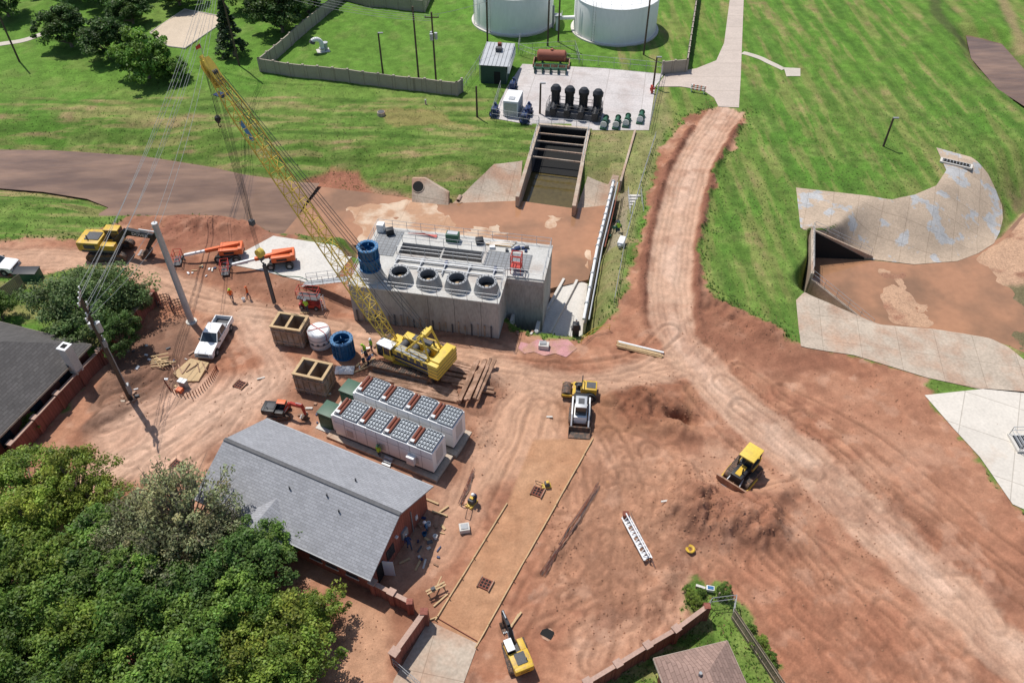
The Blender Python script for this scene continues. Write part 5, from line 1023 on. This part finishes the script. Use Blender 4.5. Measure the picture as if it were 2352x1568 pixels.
x,y=S(425,890); b=B('electrical_cabinet',MT(x,y,hz(x,y),-20)); b.box(0,0,.45,.8,.5,.9,GREY,bev=.04); b.box(0,0,.92,.9,.6,.06,STEEL); b.box(.0,-.7,.2,.6,.5,.4,ORG); b.done()
x,y=S(1003,1362); b=B('saw_table',MT(x,y,hz(x,y),30,.85))
for s_ in(-.8,.8): 
    for t_ in(-.35,.35): b.cyl((s_,t_,0),(s_,t_*.3,.9),.05,WOOD,n=4)
b.box(0,.15,.95,2.0,.18,.07,WOOD); b.box(0,-.15,.95,2.0,.14,.07,WOOD); b.box(-.3,0,1.1,.4,.3,.25,DGREY); b.box(.4,.5,.5,1.8,.1,.1,WOOD,rz=40); b.box(0,-.9,.1,1.8,.15,.1,WOOD,rz=15); b.done()
def compactor(px,py,ang,s_=1.0):
    x,y=S(px,py); b=B('plate_compactor',MT(x,y,hz(x,y),ang,s_)); b.box(0,0,.12,.9,.6,.16,YEL,bev=.03); b.box(.05,0,.45,.5,.45,.45,DGREY,bev=.05); b.box(.1,0,.72,.3,.3,.15,YEL,bev=.03); b.path([(-.3,-.2,.3),(-1.1,-.2,1.0),(-1.1,.2,1.0),(-.3,.2,.3)],.03,BLACK); b.done()
compactor(1083,1158,60,1.2); compactor(1255,1117,10,.9)
x,y=S(1584,1264); b=B('hose_reel',MT(x,y,hz(x,y)+.05,0,.7)); b.lathe([(.55,.05),(.6,.15),(.5,.22),(.3,.12),(.5,.05)],YEL,20); b.lathe([(.3,.05),(.35,.12),(.28,.18),(.2,.05)],YEL,16); b.done()
x,y=S(1630,1355); b=B('junction_box',MT(x,y,hz(x,y)+.1,-10,.7)); b.box(0,0,.3,.9,.6,.5,WHITE,bev=.03); b.box(0,0,.57,.7,.4,.06,BLUE); b.box(-1.1,.1,.2,1.1,.3,.3,CONC,rz=-10); b.box(.9,-.9,.6,.15,.15,1.5,FENCEM); b.done()
b=B('scattered_lumber')
for (px,py,a_,l) in((1180,1430,60,1.6),(1186,1422,55,1.4),(1010,1180,-20,1.5),(1525,1165,10,.8),(1262,958,0,.6),(1020,1170,40,1.0),(985,1150,-25,2),(960,1300,70,1.0),(975,1295,80,.9),(830,850,30,1.8),(840,838,50,1.6),(850,830,40,1.3),(745,905,-30,1.4),(600,870,20,.8),(1045,850,-10,2.5),(700,720,0,1),(1330,880,0,1),(930,1290,30,1)):
    x,y=S(px,py); b.box(x,y,hz(x,y)+.1,l,.16,.1,WOOD if l>.9 else CONC,rz=a_)
for i in range(90):
    px,py=random.choice([(random.uniform(960,1020),random.uniform(1180,1300)),(random.uniform(820,880),random.uniform(780,850)),(random.uniform(690,760),random.uniform(890,980)),(random.uniform(290,480),random.uniform(790,900)),(random.uniform(1160,1240),random.uniform(700,770)),(random.uniform(420,520),random.uniform(590,640))])
    x,y=S(px,py); b.box(x,y,hz(x,y)+.08,random.uniform(.1,.7),random.uniform(.08,.3),.12,random.choice([WOOD,OLDW,WHITE,CONC,DGREY,NAVY]),rz=random.uniform(0,180))
b.done()
for px,py in((985,1205),(1000,1235),(975,1228),(840,815),(835,830),(560,690),(1232,762)):
    x,y=S(px,py); b=B('bucket',MT(x,y,hz(x,y))); b.lathe([(0,0),(.16,0),(.2,.42),(.17,.42),(.14,.1),(0,.1)],random.choice([WHITE,DGREY,BLUE,WHITE]),14); b.done()
for px,py in((380,702),(412,712)):
    x,y=S(px,py); b=B('rebar_cage',MT(x,y,hz(x,y)+.1)); 
    for z in(.1,.5,.9): b.lathe([(.75,z),(.8,z+.05),(.75,z+.1)],RUST,20)
    for k in range(14): a_=k*math.pi/7; b.cyl((.77*math.cos(a_),.77*math.sin(a_),0),(.77*math.cos(a_),.77*math.sin(a_),1.1),.04,DGREY,n=5)
    b.done()
b=B('green_hose'); b.path([(*p,hz(*p)+.12) for p in smooth_pl(SS([(625,622),(650,635),(690,638),(720,650),(760,645)]),5)],.05,GRN,5); b.done()
b=B('dark_trash_cart'); x,y=S(70,640); b.box(x,y,.6,2.6,1.4,1.2,GRN,bev=.1); b.box(x,y,1.25,2.7,1.5,.1,BLACK,bev=.04); b.done()
x,y=S(1322,765); b=B('dark_gate_valve',MT(x,y,hz(x,y))); b.box(0,0,1,.7,.7,2,BLACK,bev=.08); b.cyl((-.5,0,1.3),(.5,0,1.3),.3,DGREY); b.cyl((0,0,2),(0,0,2.6),.08,STEEL); b.done()
b=B('safety_rope_barrier'); P=[Vector((*S(*p),0)) for p in((1335,788),(1362,765),(1400,757))]; P=[Vector((p.x,p.y,hz(p.x,p.y))) for p in P]; b.rail(P,YEL,h=.9,sp=1,r=.025); b.done()
def clods():
    regs=[((1475,925),60,45,300),((1560,960),60,40,220),((1650,1200),140,60,900),((1600,1110),60,70,200),((460,520),110,30,350),((300,900),60,60,200),((1700,760),110,50,400),((1290,1250),40,120,250),((1500,1250),150,120,350),((1900,1300),260,200,500),((2000,950),200,120,300),((1100,980),40,80,150),((650,670),160,25,250),((560,900),150,80,150),((820,1470),60,70,80),((1120,890),60,30,150),((1400,1420),160,60,250)]
    P=[]
    for (c,rx,ry,n) in regs:
        for i in range(n): P.append(S(c[0]+random.gauss(0,rx*.6),c[1]+random.gauss(0,ry*.6)))
    for i in range(1500):
        k=random.randrange(int(len(ROAD1)*.75)); p=Vector(ROAD1[k]).lerp(Vector(ROAD1[k+1]),random.random()); d=(Vector(ROAD1[k+1])-Vector(ROAD1[k])).normalized(); n=Vector((-d.y,d.x)); p=p+n*random.choice([-1,1])*random.gauss(3.2,.4); P.append(tuple(p))
    vs=[];fs=[]
    for p in P:
        r=.025+.07*random.random()**2.5; z=hz(*p); o=len(vs)
        for d in((1,0,0),(-1,0,0),(0,1,0),(0,-1,0),(0,0,1),(0,0,-1)): vs.append((p[0]+r*d[0]*random.uniform(.7,1.4),p[1]+r*d[1]*random.uniform(.7,1.4),z+r*.4+r*d[2]*.8))
        for a_,c_ in((0,2),(2,1),(1,3),(3,0)): fs.append((o+a_,o+c_,o+4)); fs.append((o+c_,o+a_,o+5))
    me=bpy.data.meshes.new('soil_clods'); me.from_pydata(vs,[],fs); me.materials.append(mat('clod',(.34,.17,.1),.95,var=.4,scale=.8)); o=bpy.data.objects.new('soil_clods',me); scene.collection.objects.link(o)
clods()

# ------------------------------------------------------------ people
def worker(px,py,ang,vest,hat,bend=0,stride=.25,z=None,arm=.15):
    x,y=S(px,py) if z is None else S(px,py,z); zz=hz(x,y) if z is None else z
    J={'pel':((0,0,.95),.15),'sp':((0,0,1.15),.14),'ch':((0,0,1.36),.16),'nk':((0,0,1.52),.06),'hd':((.03,0,1.62),.1),'ht':((.02,0,1.73),.08)}
    E=[('pel','sp'),('sp','ch'),('ch','nk'),('nk','hd'),('hd','ht')]
    for s_,t in((1,'l'),(-1,'r')):
        J['sh'+t]=((0,.19*s_,1.42),.075); J['el'+t]=((.03+arm*s_*.4,.27*s_,1.15),.052); J['wr'+t]=((.16+arm*s_,.25*s_,.93),.036); J['hn'+t]=((.2+arm*s_,.25*s_,.86),.035)
        J['hp'+t]=((0,.1*s_,.9),.1); J['kn'+t]=((.06+stride*s_*.5,.11*s_,.5),.068); J['an'+t]=((stride*s_,.11*s_,.09),.05); J['to'+t]=((stride*s_+.17,.12*s_,.05),.045)
        E+=[('ch','sh'+t),('sh'+t,'el'+t),('el'+t,'wr'+t),('wr'+t,'hn'+t),('pel','hp'+t),('hp'+t,'kn'+t),('kn'+t,'an'+t),('an'+t,'to'+t)]
    Mb=Matrix.Translation((0,0,.95))@Matrix.Rotation(R_(bend),4,'Y')@Matrix.Translation((0,0,-.95))
    keys=list(J); upk=lambda k:k[:2] in('sp','ch','nk','hd','ht','sh','el','wr','hn')
    vs=[(Mb@Vector(J[k][0]) if upk(k) else Vector(J[k][0])) for k in keys]
    me=bpy.data.meshes.new('sk'); me.from_pydata(vs,[(keys.index(a_),keys.index(c_)) for a_,c_ in E],[]); o=bpy.data.objects.new('sk',me); scene.collection.objects.link(o)
    md=o.modifiers.new('s','SKIN'); 
    for i,k in enumerate(keys): me.skin_vertices[0].data[i].radius=(J[k][1],J[k][1])
    me.skin_vertices[0].data[0].use_root=True
    o.modifiers.new('u','SUBSURF').levels=1; bpy.context.view_layer.update()
    m2=bpy.data.meshes.new_from_object(o.evaluated_get(bpy.context.evaluated_depsgraph_get())); bpy.data.objects.remove(o)
    b=B('construction_worker',MT(x,y,zz+.02,ang)); b.part('body'); Mi=Mb.inverted()
    V0=[v.co.copy() for v in m2.vertices]; groups={}
    for p in m2.polygons:
        c=p.center; cu=Mi@c
        if c.z<.14: mm_=BOOT
        elif cu.z<.93 and c.z<.97 and abs(c.y)<.2: mm_=JEAN
        elif cu.z>1.52: mm_=SKIN
        elif abs(cu.y)>.2 and cu.z<1.1: mm_=SKIN
        else: mm_=vest
        groups.setdefault(mm_,[]).append(tuple(p.vertices))
    for mm_,fl_ in groups.items():
        used=sorted({i for f in fl_ for i in f}); mp={i:k for k,i in enumerate(used)}; b.add([V0[i] for i in used],[tuple(mp[i] for i in f) for f in fl_],mm_)
    b.part('hard_hat'); prof=[(.165,1.68),(.135,1.69),(.13,1.75),(.1,1.81),(.05,1.84),(0,1.845)]; n=14; hv=[];
    for r,z_ in prof:
        for i in range(n): a_=2*math.pi*i/n; hv.append(Mb@Vector((.03+r*math.cos(a_),r*math.sin(a_),z_)))
    b.add(hv,[(j*n+i,j*n+(i+1)%n,(j+1)*n+(i+1)%n,(j+1)*n+i) for j in range(len(prof)-1) for i in range(n)],hat)
    b.part('face'); 
    nz_=Mb@Vector((.14,0,1.61)); b.box(*nz_,.03,.025,.04,SKIN)
    for s_ in(-1,1): e=Mb@Vector((.125,.035*s_,1.635)); b.box(*e,.012,.02,.012,BLACK); e=Mb@Vector((.03,.1*s_,1.62)); b.box(*e,.03,.02,.05,SKIN)
    e=Mb@Vector((.127,0,1.57)); b.box(*e,.01,.045,.01,RUST)
    b.part('hands')
    for s_,t in((1,'l'),(-1,'r')):
        h=Vector(J['hn'+t][0])
        for k in range(4): o0=h+Vector((-.03+.02*k,0,-.02)); l=(.065,.075,.07,.055)[k]; b.cyl(Mb@o0,Mb@(o0+Vector((.005,-.012*s_,-l*.6))),.009,SKIN,n=5); b.cyl(Mb@(o0+Vector((.005,-.012*s_,-l*.6))),Mb@(o0+Vector((.01,-.035*s_,-l))),.008,SKIN,n=5)
        b.cyl(Mb@(h+Vector((.03,0,.02))),Mb@(h+Vector((.06,-.02*s_,-.03))),.01,SKIN,n=5)
    b.done()
worker(534,690,-70,VESTO,VEST,0,.3); worker(572,684,200,VESTO,ORG,0,.2); worker(706,716,90,VEST,WHITE,0,.1); worker(842,818,180,VEST,VEST,20,.15); worker(855,806,230,VEST,WHITE,0,.1); worker(872,1052,70,VEST,GRN,0,.1); worker(942,1262,120,NAVY,WHITE,55,.2); worker(982,1222,200,BLUE,WHITE,10,.1); worker(1093,1152,240,NAVY,WHITE,35,.2); worker(846,840,20,NAVY,WHITE,50,.1)
worker(1420,530,80,VEST,GRN,0,.1)

# ------------------------------------------------------------ trees
LM=bpy.data.materials.new('foliage'); LM.use_nodes=True; N=LM.node_tree.nodes; L=LM.node_tree.links; pb=N['Principled BSDF']; pb.inputs['Roughness'].default_value=.55; pb.inputs['Specular IOR Level'].default_value=.35
at=N.new('ShaderNodeAttribute'); at.attribute_name='Col'; oi=N.new('ShaderNodeObjectInfo'); mr=N.new('ShaderNodeMapRange'); mr.inputs[3].default_value=.85; mr.inputs[4].default_value=1.35; L.new(oi.outputs['Random'],mr.inputs[0])
sc=N.new('ShaderNodeVectorMath'); sc.operation='SCALE'; L.new(at.outputs['Color'],sc.inputs[0]); L.new(mr.outputs[0],sc.inputs['Scale']); L.new(sc.outputs[0],pb.inputs['Base Color'])
tr=N.new('ShaderNodeBsdfTranslucent'); L.new(sc.outputs[0],tr.inputs['Color']); mx=N.new('ShaderNodeMixShader'); mx.inputs[0].default_value=.4; L.new(pb.outputs[0],mx.inputs[1]); L.new(tr.outputs[0],mx.inputs[2]); L.new(mx.outputs[0],N['Material Output'].inputs['Surface'])
def tree_mesh(seed,R,h0,hc,ncl,nl,leaf,colr,conifer=False,bare=False):
    r=np.random.default_rng(seed); tb=B('t'); tb.part('x'); rr=random.Random(seed)
    tb.cyl((0,0,-.3),(0,0,h0+hc*.6),.12+R*.045,BARK,r1=.06,n=8)
    cs=[];cr=[]
    for i in range(ncl):
        if conifer:
            t=rr.random()**.8; z=h0+hc*t; a_=rr.uniform(0,6.28); rad=R*(1-t)*rr.uniform(.5,1); cs.append((rad*math.cos(a_),rad*math.sin(a_),z)); cr.append(.35+.25*(1-t))
        else:
            a_=rr.uniform(0,6.28); u=rr.uniform(-.35,1); q_=math.sqrt(max(0,1-u*u)); k=rr.uniform(.5,1.05)*(1+.25*math.sin(3*a_+seed)+.15*math.sin(5*a_+seed*2)); cs.append((R*q_*math.cos(a_)*k,R*q_*math.sin(a_)*k,h0+hc*.35+hc*.6*u*rr.uniform(.55,1.1))); cr.append(R*rr.uniform(.1,.24))
            if i%3==0 or bare:
                e=Vector(cs[-1]); mid=Vector((e.x*.4,e.y*.4,h0*.6+e.z*.35)); tb.cyl((0,0,h0*.6),mid,.07+R*.012,BARK,r1=.06,n=5,caps=False); tb.cyl(mid,e*(1.08 if bare else 1),.06,BARK,r1=.02,n=5,caps=False)
                if bare:
                    for _ in range(3): tb.cyl(mid.lerp(e,rr.uniform(.3,.8)),e+Vector((rr.gauss(0,.6),rr.gauss(0,.6),rr.uniform(0,.7))),.03,BARK,r1=.012,n=4,caps=False)
    V_,F_,MI_,ML_=tb.P['x']; V_=np.array(V_); nb=len(V_)
    C0=np.array(cs); RC=np.array(cr); idx=np.repeat(np.arange(ncl),nl); n=len(idx)
    d=r.normal(size=(n,3)); d/=np.linalg.norm(d,axis=1)[:,None]; rad=r.random(n)**.45
    P=C0[idx]+d*(rad*RC[idx])[:,None]*np.array([1.15,1.15,.75]); 
    nrm=d*.6+np.array([0,0,.7])+r.normal(size=(n,3))*.55; nrm/=np.linalg.norm(nrm,axis=1)[:,None]
    t1=np.cross(nrm,r.normal(size=(n,3))); t1/=np.linalg.norm(t1,axis=1)[:,None]; t2=np.cross(nrm,t1); s_=leaf*r.uniform(.6,1.3,n)[:,None]
    q_=np.stack([P+t1*s_,P+t2*s_*.55,P-t1*s_*.9,P-t2*s_*.55],1).reshape(-1,3)
    cc=r.uniform(.6,1.5,ncl)[idx]*r.uniform(.65,1.35,n); yel=r.random(n)*.5+(r.random(ncl)**2)[idx]*.5
    base=np.array(colr)[None,:]*cc[:,None]; base[:,0]*=(1+yel*.5)
    A_=np.concatenate([np.tile([.1,.08,.06],(nb,1)),np.repeat(base,4,0)]); A_=np.concatenate([A_,np.ones((len(A_),1))],1)
    AV_=np.concatenate([V_,q_]); faces=[tuple(f) for f in F_]+[(nb+4*i,nb+4*i+1,nb+4*i+2,nb+4*i+3) for i in range(n)]
    me=bpy.data.meshes.new('tree'); me.from_pydata(AV_.tolist(),[],faces); me.materials.append(BARK); me.materials.append(LM)
    me.polygons.foreach_set('material_index',[0]*len(F_)+[1]*n); ca=me.color_attributes.new('Col','FLOAT_COLOR','POINT'); ca.data.foreach_set('color',A_.reshape(-1).astype(np.float32)); return me
dk=(.07,.15,.032); md_=(.09,.19,.033); lt=(.19,.29,.045); gr=(.2,.25,.12)
TM={'d1':tree_mesh(1,3.6,2.4,5.2,95,130,.15,dk),'d2':tree_mesh(2,3.6,2.2,5.0,95,130,.15,md_),'m1':tree_mesh(3,3.6,2.2,5.0,95,130,.14,(.105,.215,.036)),'l1':tree_mesh(4,3.6,2.0,4.6,85,120,.14,lt),'l2':tree_mesh(5,3.6,2.0,4.8,85,120,.14,(.15,.26,.04)),'g1':tree_mesh(6,3.6,2.6,5,75,80,.12,gr,bare=True),
 'oak':tree_mesh(7,6.0,2.2,5.0,170,130,.18,(.085,.15,.05)),'far':tree_mesh(8,4.2,1.2,6.0,110,110,.24,(.06,.135,.03)),'farl':tree_mesh(9,4.2,1,6,110,110,.24,(.1,.22,.035)),'con':tree_mesh(10,3.2,.6,9.5,120,90,.2,(.04,.085,.032),True)}
def tree(k,px,py,zc,s_=1.0,name='tree'):
    x,y=S(px,py,zc); o=bpy.data.objects.new(name,TM[k]); scene.collection.objects.link(o); o.location=(x,y,hz(x,y)-.1); o.rotation_euler=(0,0,random.uniform(0,6.28)); o.scale=(s_*random.uniform(.92,1.08),s_*random.uniform(.92,1.08),s_*random.uniform(.85,1.12))
for k,px,py,s_ in [('l2',40,1075,1.0),('l1',150,1090,1.0),('l1',70,1175,1.0),('l1',200,1140,.8),('d2',225,1215,.95),('g1',310,1190,1.1),('g1',415,1165,1.2),('g1',360,1240,1.1),('l2',70,1290,1.05),('l2',-60,1180,1.1),('d2',170,1320,1.05),('d2',300,1310,1.0),('g1',470,1240,1.0),('d1',450,1330,1.0),
 ('d1',560,1290,.95),('d2',610,1235,.72),('m1',50,1400,1.0),('l2',170,1430,1.0),('d2',300,1420,1.0),('m1',420,1430,1.0),('m1',540,1390,.95),('l1',655,1425,1.0),('l2',720,1405,.6),('m1',60,1520,1.0),('l2',180,1550,.95),('m1',320,1530,1.0),('d2',440,1530,1.0),('l1',560,1500,.9),('l2',640,1520,.95),('m1',-50,1430,1.1),('m1',110,1640,1.),('m1',250,1650,1.),('m1',400,1650,1.),('l2',560,1640,1.),('m1',680,1620,.8),('d1',-80,1300,1.1),('m1',-60,1560,1.1),('g1',500,1195,.7),('g1',260,1260,.9)]:
    tree(k,px,py,4.8*s_,s_*.95)
tree('oak',190,685,4.2,.86,name='oak_tree'); tree('d1',265,745,4,.65); tree('l2',60,965,1.5,.33,name='shrub'); tree('d2',-30,670,4,.6); tree('oak',295,668,3.2,.4,name='oak_tree')
for k,px,py,s_ in(('far',145,55,1.0),('far',235,80,1.0),('farl',325,125,1.1),('farl',385,128,.6),('far',290,5,.9),('far',640,25,1.1),('far',250,-25,1.2),('far',400,-35,.9),('far',0,-10,1.),('far',700,-20,1.2),('far',580,-30,1.2),('far',180,-60,1.4),('far',90,-80,1.4),('far',330,-70,1.3),('far',500,-80,1.3),('far',680,-90,1.4),('far',850,-100,1.2)):
    tree(k,px,py,4,s_)
tree('con',525,75,4,1.0,name='conifer_tree')
for px,py in((130,770),(160,762),(1590,1370),(1612,1358),(1662,1360),(1600,1385),(1725,1440),(1745,1480),(1580,1352),(1765,1515)): tree(random.choice(['l2','m1']),px,py,.3,random.uniform(.1,.22),name='shrub')
rg=random.Random(5); tv=[];tf=[];tcol=[]
def tuft(x,y,sc_,c):
    z=hz(x,y)
    for _ in range(3):
        a_=rg.uniform(0,6.28); w=sc_*.35; l=sc_*rg.uniform(.7,1.4); o=len(tv); dx,dy=math.cos(a_),math.sin(a_)
        tv.extend([(x-dy*w,y+dx*w,z),(x+dy*w,y-dx*w,z),(x+dx*l*.7,y+dy*l*.7,z+l*.6)]); tf.append((o,o+1,o+2)); k=rg.uniform(.7,1.3); tcol.extend([(c[0]*k,c[1]*k,c[2]*k,1)]*3)
cnt=0
while cnt<16000:
    px=rg.uniform(0,2352); py=rg.choice([rg.uniform(150,560),rg.uniform(250,800),rg.uniform(1340,1568)]); x,y=S(px,py)
    if at_(dirt,x,y)>.6 or at_(flat,x,y)>.2 or at_(dC,x,y)>-.6 or at_(dB,x,y)>-1 or at_(dI,x,y)>-.6 or at_(dK,x,y)>0: cnt+=.2; continue
    c=rg.choice([(.12,.22,.035),(.08,.16,.025),(.18,.24,.055),(.22,.22,.08)]); tuft(x,y,rg.uniform(.08,.2),c); cnt+=1
k=0
while k<2600:
    i=rg.randrange(len(DIRT)); a_=Vector(DIRT[i]); c_=Vector(DIRT[(i+1)%len(DIRT)]); p=a_.lerp(c_,rg.random())+Vector((rg.gauss(0,.8),rg.gauss(0,.8))); k+=1
    if p.y<40 or at_(dirt,p.x,p.y)>.8 or at_(flat,p.x,p.y)>.2 or at_(dC,p.x,p.y)>-.6: continue
    tuft(p.x,p.y,rg.uniform(.15,.32),(.12,.21,.035))
me=bpy.data.meshes.new('grass_tufts'); me.from_pydata(tv,[],tf); ca=me.color_attributes.new('Col','FLOAT_COLOR','POINT'); ca.data.foreach_set('color',np.array(tcol,dtype=np.float32).ravel()); me.materials.append(LM); o=bpy.data.objects.new('grass_tufts',me); scene.collection.objects.link(o)

# ------------------------------------------------------------ light & camera
sd=Vector((-.635*math.cos(R_(63)),.772*math.cos(R_(63)),math.sin(R_(63))))
l=bpy.data.lights.new('sun','SUN'); l.energy=4.4; l.angle=R_(.5); l.color=(1,.955,.89); o=bpy.data.objects.new('sun',l); scene.collection.objects.link(o); o.rotation_euler=sd.to_track_quat('Z','Y').to_euler(); o.location=(0,0,120)
w=bpy.data.worlds.new('World'); scene.world=w; w.use_nodes=True; nt=w.node_tree; sk=nt.nodes.new('ShaderNodeTexSky'); sk.sky_type='NISHITA'; sk.sun_disc=False; sk.sun_elevation=R_(63); sk.sun_rotation=R_(-39.5); nt.links.new(sk.outputs[0],nt.nodes['Background'].inputs[0]); nt.nodes['Background'].inputs[1].default_value=.11
scene.view_settings.view_transform='Standard'; scene.view_settings.look='None'; scene.view_settings.exposure=0
c=bpy.data.cameras.new('camera'); c.lens=28; c.sensor_width=36; c.clip_end=9000; o=bpy.data.objects.new('camera',c); scene.collection.objects.link(o); o.location=(0,0,60); o.rotation_euler=(R_(46),0,0); scene.camera=o
